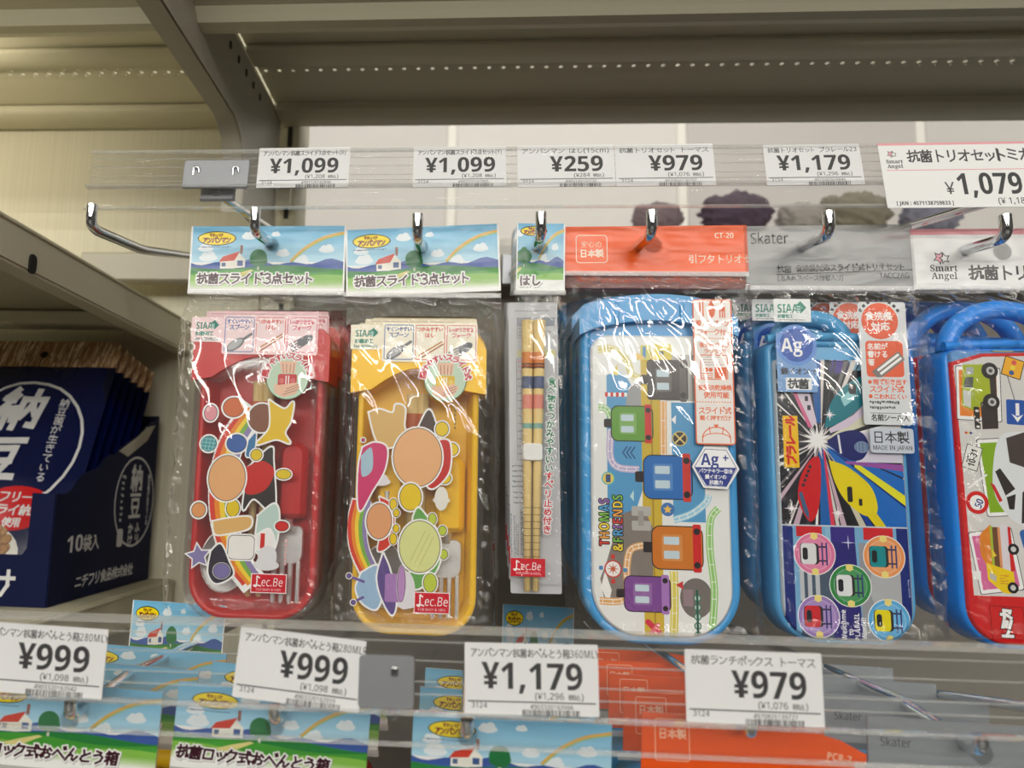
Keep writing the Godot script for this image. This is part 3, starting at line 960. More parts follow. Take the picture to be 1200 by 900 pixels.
func hooks():
	var said := ["empty chrome hook, no pack hanging on it", "chrome hook carrying the red cutlery sets", "chrome hook carrying the yellow cutlery sets", "chrome hook carrying the chopstick packs", "chrome hook carrying the orange headed packs", "chrome hook carrying the clear headed train packs", "chrome hook carrying the pink striped car packs"]
	var xs := [106.0, 298.0, 489.0, 634.0, 764.0, 972.0, 1180.0]
	for i in 7:
		hook(said[i], xs[i], [240.0, 244.0, 251.0, 249.0, 247.0, 248.0, 252.0][i], 0.402, 0.703, "chrome hooks under the upper price rail")
	var low := ["chrome hook of the lower lunch box pack with a sky header, beside the shelf end", "chrome hook of the lower pack under the tilted price tag", "chrome hook of the lower pack below the chopsticks", "chrome hook of the lower orange headed pack", "chrome hook of the lower clear headed pack"]
	xs = [82.0, 322.0, 547.0, 880.0, 1150.0]
	for i in 5:
		var py: float = [820.0, 826.0, 842.0, 842.0, 862.0][i]
		var p := at(xs[i], py + 20, 0.297)
		var o := thing("display_hook", low[i], "hook", p, "chrome hooks under the lower price rail")
		part("rod", tube([Vector3(0, 0.006, 0), Vector3.ZERO, Vector3(0, 0.004, -0.05), Vector3(0, -0.01, 0.297 - 0.735)], 0.0026, 10, 0.008), M.chrome, o)
		part("end_cap", slab(0.005, 0.005, [0.0024, 0.0024, 0.0024, 0.0024], [[0.0, -0.0006], [0.0, 0.0], [0.0012, 0.0006]], 5), M.dark_metal, o, Vector3(0, 0.006, 0), Vector3(-90, 0, 0))


# ------------------------------------------------------------------ pack builders
# header card: rectangle in photo pixels at distance d, with a round hole where the hook passes
func card_outline(w: float, h: float, hole: Vector2, r: float) -> PackedVector2Array:
	var p := PackedVector2Array([Vector2(-w / 2, h / 2), Vector2(-w / 2, -h / 2), Vector2(w / 2, -h / 2), Vector2(w / 2, h / 2)])
	if r > 0:
		var q := PackedVector2Array([Vector2(hole.x, h / 2)])
		for i in 15:
			var a := PI / 2 - TAU * i / 14.0
			q.append(hole + Vector2(cos(a), sin(a)) * r)
		q.append(Vector2(hole.x + 0.00001, h / 2))
		var full := PackedVector2Array([p[0], p[1], p[2], p[3]])
		var lap := PackedVector2Array()
		lap.append_array(full)
		for i in range(q.size() - 1, -1, -1):
			lap.append(q[i])
		return lap
	return p


func size_of(x0: float, y0: float, x1: float, y1: float, d: float) -> Vector2:
	var cx := (x0 + x1) / 2
	var cy := (y0 + y1) / 2
	return Vector2((at(x1, cy, d) - at(x0, cy, d)).x, (at(cx, y0, d) - at(cx, y1, d)).y)


# clear bag: front and back film that close at the sides; zf and zb are how far the film stands off in front and behind
func bag(parent: Node3D, origin: Vector3, w: float, h: float, zf: float, zb: float, seed_: int, side := 0.004, top := 0.016, bottom := 0.008, rough := 1.0):
	var n := FastNoiseLite.new()
	n.seed = seed_
	n.frequency = 1.0
	n.noise_type = FastNoiseLite.TYPE_SIMPLEX
	n.fractal_type = FastNoiseLite.FRACTAL_RIDGED
	n.fractal_octaves = 2
	var sheet := func(u: float, v: float, front: bool) -> Vector3:
		var x := (u - 0.5) * w
		var y := -v * h
		var ex := smoothstep(0.0, 1.0, minf(1.0, (w / 2 - absf(x)) / side))
		var ey := smoothstep(0.0, 1.0, minf(1.0, -y / top))
		var eb := smoothstep(0.0, 1.0, minf(1.0, (h + y) / bottom))
		var env := ex * ey * eb
		var loose := 1.0 - smoothstep(0.55, 1.0, minf(minf((w / 2 - absf(x)) / (side * 2.2), -y / (top * 1.5)), (h + y) / (bottom * 2.0)))
		var tall := smoothstep(0.0, 1.0, -y / (top * 2.0))
		# creases: radiating and crossed near the weld, upright along the sides, a few shallow ones over the case
		var skew := x * 0.8 * signf(x)
		var c := n.get_noise_3d(x * lerpf(60.0, 170.0, tall), (y - skew * (1.0 - tall)) * lerpf(110.0, 18.0, tall), 3.0 if front else 17.0)
		var c2 := n.get_noise_3d((x + y) * 95.0, (x - y) * 34.0, 8.0)
		var fine := n.get_noise_3d(x * 26.0 + 9.0 + y * 9.0, y * 12.0, 31.0)
		var z := env * (zf if front else zb) + ((c * 0.0030 + c2 * 0.0016) * loose + fine * 0.0005) * rough * minf(1.0, ex * 3.0) * (1.0 if front else -1.0)
		var wob := n.get_noise_2d(y * 40.0, 5.0 if x > 0 else 11.0) * 0.0008 * (1.0 - ex)
		return Vector3(x + wob, y, z if front else -absf(z))
	var o := part("bag_film", grid(72, 130, sheet.bind(true)), M.film, parent, origin)
	part("back_film", grid(20, 40, sheet.bind(false)), M.film, o)
	# weld line: a crimped strip under the header
	part("weld", grid(120, 2, func(u, v): return Vector3((u - 0.5) * w, -v * 0.0028, 0.0006 + (0.0005 if int(u * 120.0) % 2 == 0 else 0.0))), M.weld, parent, origin + Vector3(0, 0.0014, 0))


# header card with paper edge: front printed
func header(parent: Node3D, x0: float, y0: float, x1: float, y1: float, d: float, root: Vector3, tex: Texture2D, hole_px: Vector2, hole_r: float, turn := 0.0, m: Material = null) -> MeshInstance3D:
	var s := size_of(x0, y0, x1, y1, d)
	var c := at((x0 + x1) / 2, (y0 + y1) / 2, d)
	var hc := at(hole_px.x, hole_px.y, d) - c
	var mesh := prism(card_outline(s.x, s.y, Vector2(hc.x, hc.y), hole_r), -0.0005, 0.0005, Rect2(-s.x / 2, -s.y / 2, s.x, s.y))
	var mm: StandardMaterial3D = printed(tex, 0.22)
	mm.normal_enabled = true
	mm.normal_texture = M.wavy
	mm.normal_scale = 0.35
	return part("header_card", mesh, m if m else mm, parent, c - root, Vector3(0, 0, turn))


# flat printed sheet with cut-out ink, just above a surface
func sticker(called: String, parent: Node3D, w: float, h: float, where: Vector3, tex: Texture2D, rough := 0.3, cut := true, turn := 0.0) -> MeshInstance3D:
	var st := start()
	var v := [Vector3(-w / 2, h / 2, 0), Vector3(-w / 2, -h / 2, 0), Vector3(w / 2, -h / 2, 0), Vector3(w / 2, h / 2, 0)]
	var uv := [Vector2(0, 0), Vector2(0, 1), Vector2(1, 1), Vector2(1, 0)]
	for k in [0, 2, 1, 0, 3, 2]:
		st.set_uv(uv[k])
		st.add_vertex(v[k])
	return part(called, done(st), printed(tex, rough, cut), parent, where, Vector3(0, 0, turn))


func spoon(parent: Node3D, bowl: Vector3, top: Vector3, rx: float, ry: float, handle: Material):
	var m := grid(14, 14, func(u, v): 
		var a: float = u * TAU
		var r: float = v
		return Vector3(-sin(a) * rx * r, cos(a) * ry * r, -0.004 * (1.0 - r * r)))
	var b := part("spoon_bowl", m, M.steel, parent, bowl)
	part("bowl_rim", tube(ring_pts(rx, ry), 0.0007, 6, 0.0), M.steel, b)
	var dir := top - bowl
	part("spoon_neck", tube([Vector3(0, ry * 0.95, 0), Vector3(dir.x * 0.4, dir.y * 0.6, 0.001)], 0.0026, 8), M.steel, b)
	part("spoon_handle", slab(0.017, dir.y * 0.55, [0.008, 0.008, 0.004, 0.004], [[0.0, -0.004], [0.0, 0.0], [0.003, 0.003]], 6), handle, b, Vector3(dir.x, dir.y * 0.78, 0))


func ring_pts(rx: float, ry: float) -> Array:
	var out := []
	for i in 25:
		out.append(Vector3(sin(TAU * i / 24.0) * rx, cos(TAU * i / 24.0) * ry, 0))
	return out


func fork(parent: Node3D, tip: Vector3, top: Vector3, w: float, handle: Material):
	var o := part("fork_head", slab(w, 0.022, [0.004, 0.004, 0.006, 0.006], [[0.0, -0.0012], [0.0, 0.0], [0.0008, 0.0006]], 6), M.steel, parent, tip + Vector3(0, 0.030, 0))
	for k in 4:
		var x := -w / 2 + w * (k + 0.5) / 4
		part("tine", slab(w * 0.15, 0.024, [0.0004, 0.0004, 0.0015, 0.0015], [[0.0, -0.0012], [0.0, 0.0], [0.0006, 0.0006]], 4), M.steel, o, Vector3(x, -0.021, 0))
	var dir := top - tip
	part("fork_neck", tube([Vector3(0, 0.009, 0), Vector3(dir.x * 0.5, dir.y * 0.5 - 0.03, 0.001)], 0.0026, 8), M.steel, o)
	part("fork_handle", slab(0.017, dir.y * 0.5, [0.008, 0.008, 0.004, 0.004], [[0.0, -0.004], [0.0, 0.0], [0.003, 0.003]], 6), handle, o, Vector3(dir.x, dir.y * 0.75 - 0.03, 0))


# slide-open cutlery case seen through its clear lid (the red and the yellow set)
func slide_case(o: Node3D, s: Vector2, colour: Color, stickers: Texture2D, dx: float):
	var body := mat(colour, 0.28)
	var r := s.x * 0.28
	var rr := [0.008, 0.008, r, r]
	part("tray", slab(s.x - 0.006, s.y - 0.004, rr, [[0.003, -0.026], [0.0, -0.023], [0.0, -0.004], [0.0006, -0.003], [0.003, -0.003], [0.0036, -0.004], [0.007, -0.018]], 8), body, o)
	part("clear_lid", slab(s.x, s.y, rr, [[0.0, -0.016], [0.0, -0.0022], [0.0008, -0.0006], [0.0024, 0.0]], 8, true, false), M.lid, o)
	part("outer_shell", slab(s.x + 0.001, s.y + 0.002, [0.008, 0.008, r + 0.001, r + 0.001], [[0.002, -0.027], [0.0, -0.025], [0.0, -0.006]], 8, false, false), M.smoke, o)
	# cap that slides off the top, its lower edge scooped
	var cap := PackedVector2Array()
	var w2 := s.x / 2 + 0.001
	var yt := s.y / 2 + 0.002
	cap.append_array(PackedVector2Array([Vector2(-w2, yt - 0.005), Vector2(-w2, yt - 0.031)]))
	for i in 13:
		var t := i / 12.0
		cap.append(Vector2(lerpf(-w2 + 0.012, w2 - 0.012, t), yt - 0.029 + 0.0125 * sin(PI * t)))
	cap.append_array(PackedVector2Array([Vector2(w2, yt - 0.031), Vector2(w2, yt - 0.005), Vector2(w2 - 0.004, yt), Vector2(-w2 + 0.004, yt)]))
	part("slide_cap", prism(cap, -0.026, 0.0016), body, o)
	var floor_z := -0.0125
	spoon(o, Vector3(-s.x * 0.23, -s.y * 0.30, floor_z + 0.004), Vector3(-s.x * 0.20, s.y * 0.18, floor_z), s.x * 0.17, s.y * 0.105, body)
	fork(o, Vector3(s.x * 0.23 + dx, -s.y * 0.42, floor_z + 0.003), Vector3(s.x * 0.25, s.y * 0.12, floor_z), s.x * 0.24, body)
	for k in 2:
		var c := part("chopstick", lathe([Vector2(0.0001, -s.y * 0.42), Vector2(0.0017, -s.y * 0.415), Vector2(0.0026, s.y * 0.1), Vector2(0.0036, s.y * 0.33), Vector2(0.0001, s.y * 0.331)], 12), M.light_wood, o, Vector3(-s.x * 0.005 + (k - 0.5) * 0.0062 , 0, floor_z + 0.002))
		part("chopstick_band", lathe([Vector2(0.0036, s.y * 0.20), Vector2(0.0037, s.y * 0.26)], 12), mat(Color(0.80, 0.45, 0.30), 0.5), c)
	sticker("lid_print", o, s.x, s.y, Vector3(0, 0, 0.0005), stickers)


func pack(called: String, label: String, category: String, px: float, py: float, d: float, group: String) -> Node3D:
	return thing(called, label, category, at(px, py, d), group)


func rows_behind(o: Node3D, n: int, step: float, label: String, rise := 0.25):
	for k in n:
		var c := copy(o, o.position + Vector3(0, step * (k + 1) * rise, -step * (k + 1)), label % ["second", "third", "fourth", "fifth"][k])
		for child in c.get_children():
			if child.name.begins_with("bag_film"):
				c.remove_child(child)
				child.free()


func upper_packs():
	M.weld = clear(Color(0.92, 0.92, 0.92), 0.45, 0.2)
	M.wavy = noise_tex(0.012, 256, 6.0, FastNoiseLite.TYPE_SIMPLEX_SMOOTH, 2, 9)
	var dh := 0.436
	var d := 0.420
	var group := "packs on the upper hooks"
	# --- red set
	var o := pack("cutlery_set", "red slide case cutlery set in a clear bag with a sky blue header", "cutlery set", 299, 556, d, "red cutlery sets on one hook")
	var s := size_of(220, 385, 379, 727, d)
	slide_case(o, s, Color(0.78, 0.07, 0.08), lid_stickers(220, 385, 159, 342, false), 0.0)
	header(o, 222, 265, 404, 343, dh, o.position, header_sky(183, 78, true), Vector2(319, 287), 0.0045, 0.3)
	sticker("how_to_roundel", o, size_of(306, 411, 370, 475, d).x, size_of(306, 411, 370, 475, d).y, at(338, 443, d) - o.position + Vector3(0, 0, 0.0024), roundel_tex(rgb8(196, 34, 36)))
	sticker("insert_card", o, size_of(224, 366, 374, 420, d).x, size_of(224, 366, 374, 420, d).y, at(299, 393, d) - o.position + Vector3(0, 0, 0.0022), insert_card(150, 54, Color(0.97, 0.80, 0.82)), 0.35)
	var top := at(311, 343, dh) - o.position
	bag(o, top, size_of(219, 343, 402, 343, dh).x, s.y + 0.026, dh - d + 0.0035, 0.0112, 21, 0.006, 0.022, 0.006)
	rows_behind(o, 3, 0.0315, "red slide case cutlery set, %s one on its hook")
	# --- yellow set
	o = pack("cutlery_set", "yellow slide case cutlery set in a clear bag with a sky blue header", "cutlery set", 487, 572, d, "yellow cutlery sets on one hook")
	s = size_of(409, 399, 566, 746, d)
	slide_case(o, s, Color(1.0, 0.79, 0.0), lid_stickers(409, 399, 157, 347, true), 0.0)
	header(o, 405, 266, 585, 344, dh, o.position, header_sky(183, 78, true), Vector2(494, 289), 0.0045, 2.6)
	sticker("how_to_roundel", o, size_of(490, 413, 554, 477, d).x, size_of(490, 413, 554, 477, d).y, at(522, 445, d) - o.position + Vector3(0, 0, 0.0024), roundel_tex(rgb8(226, 182, 24)))
	sticker("insert_card", o, size_of(410, 377, 560, 431, d).x, size_of(410, 377, 560, 431, d).y, at(485, 402, d) - o.position + Vector3(0, 0, 0.0022), insert_card(150, 54, Color(0.97, 0.93, 0.80)), 0.35)
	top = at(494, 346, dh) - o.position
	bag(o, top, size_of(401, 343, 586, 343, dh).x, s.y + 0.030, dh - d + 0.0035, 0.0112, 22, 0.006, 0.024, 0.006)
	rows_behind(o, 3, 0.0315, "yellow slide case cutlery set, %s one on its hook")
	chopstick_pack(dh)
	# --- orange header, pale lid with toy railway print
	o = pack("cutlery_set", "white lidded cutlery set with a blue rim and an orange header", "cutlery set", 773, 547, d, "orange headed cutlery sets on one hook")
	s = size_of(683, 346, 866, 752, d)
	var blue := mat(Color(0.28, 0.62, 0.86), 0.25)
	var r := s.x * 0.36
	var rr := [0.024, 0.024, r, r]
	part("tray", slab(s.x, s.y, rr, [[0.003, -0.026], [0.0, -0.023], [0.0, -0.003], [0.001, -0.001], [0.003, -0.0005], [0.0046, -0.0012], [0.0052, -0.003]], 10), blue, o)
	var lid := slab(s.x - 0.010, s.y - 0.026, [0.010, 0.010, r - 0.005, r - 0.005], [[0.0, -0.003], [0.0, 0.0], [0.0012, 0.0009]], 10)
	var lm := printed(rail_lid(688, 371, 173, 377), 0.22)
	part("printed_lid", lid, lm, o, Vector3(0, -0.0085, 0))
	# top cap: a low arch with two ribs
	var cap := PackedVector2Array()
	var w2 := s.x / 2 + 0.0015
	for i in 13:
		var t := i / 12.0
		cap.append(Vector2(lerpf(w2, -w2, t), s.y / 2 - 0.012 + 0.014 * pow(sin(PI * t), 0.45)))
	cap.append(Vector2(-w2, s.y / 2 - 0.022))
	for i in 9:
		var t := (i + 1) / 10.0
		cap.append(Vector2(lerpf(-w2, w2, t), s.y / 2 - 0.020 + 0.007 * sin(PI * t)))
	cap.append(Vector2(w2, s.y / 2 - 0.022))
	var cp := part("slide_cap", prism(cap, -0.026, 0.003), blue, o)
	for q in [-0.023, 0.013]:
		part("cap_rib", block(Vector3(0.0028, 0.012, 0.002), 0.0008), blue, cp, Vector3(q, s.y / 2 - 0.009, 0.0032))
	header(o, 661, 265, 875, 320, dh, o.position, header_orange(), Vector2(765, 287), 0.0053, 0.6)
	part("header_back", plate(size_of(661, 265, 875, 320, dh).x, 0.0085, 0.0006, 0.0005, 0.0001), mat(Color(0.55, 0.38, 0.36), 0.6), o, at(768, 329, dh) - o.position + Vector3(0, 0, -0.002))
	sticker("side_label", o, size_of(811, 351, 857, 520, d).x, size_of(811, 351, 857, 520, d).y, at(834, 436, d) - o.position + Vector3(0, 0, 0.0036), orange_label(), 0.3)
	sticker("silver_ion_label", o, size_of(808, 523, 864, 574, d).x, size_of(808, 523, 864, 574, d).y, at(836, 548.5, d) - o.position + Vector3(0, 0, 0.0038), hexagon_label(), 0.3)
	top = at(768, 321, dh) - o.position
	bag(o, top, size_of(661, 330, 877, 330, dh).x, s.y + 0.020, dh - d + 0.005, 0.0112, 25, 0.008, 0.014, 0.007)
	rows_behind(o, 4, 0.0315, "white lidded cutlery set with an orange header, %s one on its hook")
	# --- clear header, train print
	o = pack("cutlery_set", "pale blue handled cutlery set printed with bullet trains under a clear header", "cutlery set", 985, 572, d, "clear headed train cutlery sets on one hook")
	s = size_of(903, 398, 1067, 756, d)
	var pale := mat(Color(0.36, 0.66, 0.86), 0.22)
	handled_case(o, s, pale, train_lid(909, 423, 150, 328), size_of(909, 423, 1059, 751, d), 0.0015, at(957, 390, d).x - o.position.x, 0.0185)
	header(o, 872, 264, 1070, 338, dh, o.position, null, Vector2(966, 288), 0.0050, 0.8, film_print(header_clear(198, 74)))
	sticker("silver_label", o, size_of(905, 352, 953, 460, d).x, size_of(905, 352, 953, 460, d).y, at(929, 406, d) - o.position + Vector3(0, 0, 0.0040), silver_label(), 0.3)
	sticker("feature_label", o, size_of(1004, 352, 1062, 532, d).x, size_of(1004, 352, 1062, 532, d).y, at(1033, 442, d) - o.position + Vector3(0, 0, 0.0040), feature_label(), 0.3)
	top = at(971, 338, dh) - o.position
	bag(o, top, size_of(872, 330, 1070, 330, dh).x, s.y + 0.034, dh - d + 0.005, 0.0112, 26, 0.008, 0.020, 0.007, 1.3)
	rows_behind(o, 4, 0.0315, "pale blue handled train cutlery set, %s one on its hook")
	# --- pink striped header, cars
	o = pack("cutlery_set", "bright blue handled cutlery set with a red framed print of toy cars", "cutlery set", 1208, 580, d, "pink striped car cutlery sets on one hook")
	s = size_of(1117, 404, 1300, 760, d)
	var bright := mat(Color(0.18, 0.56, 0.94), 0.22)
	handled_case(o, s, bright, car_lid(1122, 410, 172, 345), size_of(1122, 410, 1294, 755, d), 0.0015, at(1185, 390, d).x - o.position.x, 0.030)
	header(o, 1067, 268, 1290, 338, dh, o.position, header_pink(), Vector2(1174, 295), 0.0052, 0.5)
	top = at(1179, 338, dh) - o.position
	bag(o, top, size_of(1068, 330, 1290, 330, dh).x, s.y + 0.036, dh - d + 0.005, 0.0112, 27, 0.010, 0.020, 0.007, 1.3)
	rows_behind(o, 4, 0.0315, "bright blue handled car cutlery set, %s one on its hook")


# case with a hoop handle on top and a printed lid
func handled_case(o: Node3D, s: Vector2, m: Material, print_: Texture2D, ps: Vector2, lift: float, hx: float, hr: float):
	var r := s.x * 0.30
	var rr := [0.008, 0.008, r, r]
	part("tray", slab(s.x, s.y, rr, [[0.003, -0.026], [0.0, -0.023], [0.0, -0.003], [0.001, -0.0008], [0.0025, -0.0003], [0.0036, -0.0012], [0.0042, -0.002]], 10), m, o)
	part("printed_lid", slab(ps.x, ps.y, [0.003, 0.003, r - 0.004, r - 0.004], [[0.0, -0.002], [0.0, lift - 0.0008], [0.001, lift]], 10), printed(print_, 0.2), o, Vector3(0, (ps.y - s.y) / 2 + 0.0025, 0))
	var pts := []
	for i in 37:
		var a := PI * i / 36.0
		pts.append(Vector3(hx + cos(a) * hr, s.y / 2 - 0.002 + sin(a) * hr * 0.82, -0.008))
	part("handle", arch(pts, 0.0052), m, o)
	var rim := []
	for i in 9:
		var t := i / 8.0
		rim.append(Vector3(lerpf(-s.x / 2 + 0.001, s.x / 2 - 0.001, t), s.y / 2 + 0.0016 * sin(PI * t), -0.001))
	part("top_rim", tube(rim, 0.0026, 8, 0.0), m, o)


func chopstick_pack(dh: float):
	var d := 0.422
	var o := pack("chopstick_pack", "clear bag with one pair of pale chopsticks on a silver card", "chopsticks", 627, 520, d, "chopstick packs on one hook")
	var s := size_of(597, 347, 656, 691, d)
	part("silver_card", slab(s.x, s.y, [0.001, 0.001, 0.001, 0.001], [[0, -0.0008], [0, 0]], 2), printed(chopstick_card(597, 347, 59, 344), 0.4), o, Vector3(0, 0, -0.004), Vector3(0, 0, 0.9))
	var l := size_of(600, 372, 640, 690, d).y
	for k in 2:
		var c := part("chopstick", lathe([Vector2(0.0001, -l / 2), Vector2(0.0018, -l / 2 + 0.001), Vector2(0.0024, -l * 0.1), Vector2(0.0034, l / 2), Vector2(0.0001, l / 2 + 0.0005)], 14), M.light_wood, o, at(624 + (k - 0.5) * 12.0, 531, d) - o.position, Vector3(0, 0, 0.25 - k * 0.9))
		for j in 9:
			part("groove", lathe([Vector2(0.0023 - j * 0.00003, 0), Vector2(0.0023 - j * 0.00003, 0.0004)], 12), mat(Color(0.62, 0.50, 0.30), 0.6), c, Vector3(0, -l * 0.20 - j * 0.0038, 0))
		for q in [[0.350, 0.008, Color(0.88, 0.56, 0.32)], [0.325, 0.003, Color(0.52, 0.34, 0.28)], [0.262, 0.007, Color(0.40, 0.44, 0.56)], [0.190, 0.008, Color(0.90, 0.58, 0.52)], [0.10, 0.003, Color(0.55, 0.72, 0.68)]]:
			var rad: float = 0.0026 + q[0] * 0.0017
			part("printed_ring", lathe([Vector2(rad, -q[1] / 2), Vector2(rad + 0.00008, q[1] / 2)], 14), mat(q[2], 0.5), c, Vector3(0, l * q[0], 0))
	part("paper_band", slab(0.0112, 0.0098, [0.002, 0.002, 0.002, 0.002], [[0, -0.004], [0, 0.0028], [0.0006, 0.0034]], 4), M.paper, o, at(624, 530, d) - o.position)
	sticker("brand_label", o, size_of(599, 653, 639, 674, d).x, size_of(599, 653, 639, 674, d).y, at(618, 664, d) - o.position + Vector3(0, 0, 0.0044), red_label(), 0.3, false)
	sticker("side_words", o, size_of(634, 440, 652, 626, d).x, size_of(634, 440, 652, 626, d).y, at(643, 533, d) - o.position + Vector3(0, 0, 0.0042), chopstick_words(), 0.3, true, -1.8)
	header(o, 605, 262, 662, 341, dh - 0.004, o.position, header_chopstick(), Vector2(634, 291), 0.0042, -0.6)
	var top := at(633, 343, dh - 0.006) - o.position
	bag(o, top, size_of(604, 343, 663, 343, dh).x, s.y + 0.003, 0.0135, 0.003, 23, 0.004, 0.012, 0.004, 0.8)
	rows_behind(o, 3, 0.020, "chopstick pack, %s one on its hook")


# ------------------------------------------------------------------ the lower row
func lower_packs():
	var d := 0.308
	var art := header_lunch()
	var list := [[-46, 800, 186, 906, 2.2, Color(0.93, 0.74, 0.06), "beside the shelf end", 82.0, 828.0], [203, 808, 431, 914, 2.8, Color(0.80, 0.15, 0.14), "under the smaller ¥999 tags", 322.0, 836.0], [481, 840, 715, 948, 1.6, Color(0.93, 0.74, 0.06), "under the ¥1,179 tag", 547.0, 850.0]]
	for a in list:
		var cx: float = (a[0] + a[2]) / 2.0
		var cy: float = (a[1] + a[3]) / 2.0
		var o := pack("lunch_box_pack", "lunch box pack with a sky and meadow header, " + a[6], "lunch box", cx, cy, d, "lunch box packs of the lower row")
		header(o, a[0], a[1], a[2], a[3], d, o.position, art, Vector2(a[7], a[8] + 14), 0.0040, -a[4])
		var w := size_of(a[0], a[1], a[2], a[3], d)
		var m := mat(a[5], 0.3)
		part("lunch_box", slab(w.x * 0.88, 0.085, [0.02, 0.02, 0.02, 0.02], [[0.003, -0.022], [0.0, -0.018], [0.0, 0.012], [0.004, 0.016]], 8), m, o, Vector3(-0.003, -w.y / 2 - 0.060, -0.006))
		part("box_lid", slab(w.x * 0.80, 0.077, [0.018, 0.018, 0.018, 0.018], [[0.0, 0.0], [0.0, 0.003], [0.002, 0.005]], 8), mat(Color(0.92, 0.92, 0.90), 0.3), o, Vector3(-0.003, -w.y / 2 - 0.060, 0.011))
		bag(o, Vector3(0, -w.y / 2, 0), w.x, 0.11, 0.017, 0.012, 40 + int(cx), 0.006, 0.02, 0.008)
		rows_behind(o, 2, 0.040, "lunch box pack, %s behind the one " + a[6], -0.03)
	# a pack of the same kind further back, seen past the shelf end
	var f := pack("lunch_box_pack", "sky headed lunch box pack standing back beside the shelf end under the red set", "lunch box", 207, 746, 0.43, "lunch box packs of the lower row")
	header(f, 152, 706, 262, 786, 0.43, f.position, header_sky(183, 78, true), Vector2(207, 716), 0.0, -1.5)
	part("lunch_box", slab(0.046, 0.06, [0.014, 0.014, 0.014, 0.014], [[0.003, -0.022], [0.0, -0.018], [0.0, 0.008], [0.004, 0.012]], 8), mat(Color(0.93, 0.74, 0.06), 0.3), f, Vector3(0, -0.055, -0.006))
	var g := pack("lunch_box_pack", "sky headed lunch box pack far back below the chopsticks", "lunch box", 633, 752, 0.56, "lunch box packs of the lower row")
	header(g, 588, 710, 672, 794, 0.56, g.position, header_sky(183, 78, false), Vector2(622, 728), 0.0, -1.0)
	part("lunch_box", slab(0.050, 0.06, [0.014, 0.014, 0.014, 0.014], [[0.003, -0.022], [0.0, -0.018], [0.0, 0.008], [0.004, 0.012]], 8), mat(Color(0.93, 0.74, 0.06), 0.3), g, Vector3(0, -0.062, -0.006))
	# orange header with one corner bent down
	var o := pack("lunch_box_pack", "orange headed lunch box pack of the lower row, its header corner drooping", "lunch box", 883, 868, d, "lunch box packs of the lower row")
	var outline := PackedVector2Array()
	for p in [[752, 834], [751, 912], [1012, 925], [1015, 884], [985, 868], [935, 852], [900, 845], [860, 841]]:
		var q := at(p[0], p[1], d) - o.position
		outline.append(Vector2(q.x, q.y))
	var lo := at(752, 925, d) - o.position
	var hi := at(1015, 834, d) - o.position
	var om := printed(header_orange_low(), 0.24)
	part("header_card", prism(outline, -0.0005, 0.0005, Rect2(lo.x, lo.y, hi.x - lo.x, hi.y - lo.y)), om, o)
	part("lunch_box", slab(0.076, 0.085, [0.02, 0.02, 0.02, 0.02], [[0.003, -0.022], [0.0, -0.018], [0.0, 0.012], [0.004, 0.016]], 8), mat(Color(0.28, 0.62, 0.86), 0.3), o, Vector3(0, -0.075, -0.006))
	bag(o, Vector3(0, -0.018, 0), 0.090, 0.11, 0.017, 0.012, 77, 0.006, 0.02, 0.008)
	rows_behind(o, 4, 0.034, "orange headed lunch box pack, %s from the drooping one", -0.03)
	# clear header beside it
	o = pack("lunch_box_pack", "clear headed lunch box pack of the lower row beside the orange header", "lunch box", 1120, 882, d, "lunch box packs of the lower row")
	header(o, 1016, 846, 1236, 918, d, o.position, null, Vector2(1150, 882), 0.004, -1.4, film_print(header_clear_low()))
	part("lunch_box", slab(0.070, 0.085, [0.02, 0.02, 0.02, 0.02], [[0.003, -0.022], [0.0, -0.018], [0.0, 0.012], [0.004, 0.016]], 8), mat(Color(0.36, 0.66, 0.86), 0.3), o, Vector3(0, -0.072, -0.006))
	bag(o, Vector3(0, -0.006, 0.001), 0.076, 0.11, 0.017, 0.012, 78, 0.006, 0.02, 0.008, 1.5)
	rows_behind(o, 3, 0.036, "clear headed lunch box pack, %s beside the orange headers", -0.03)


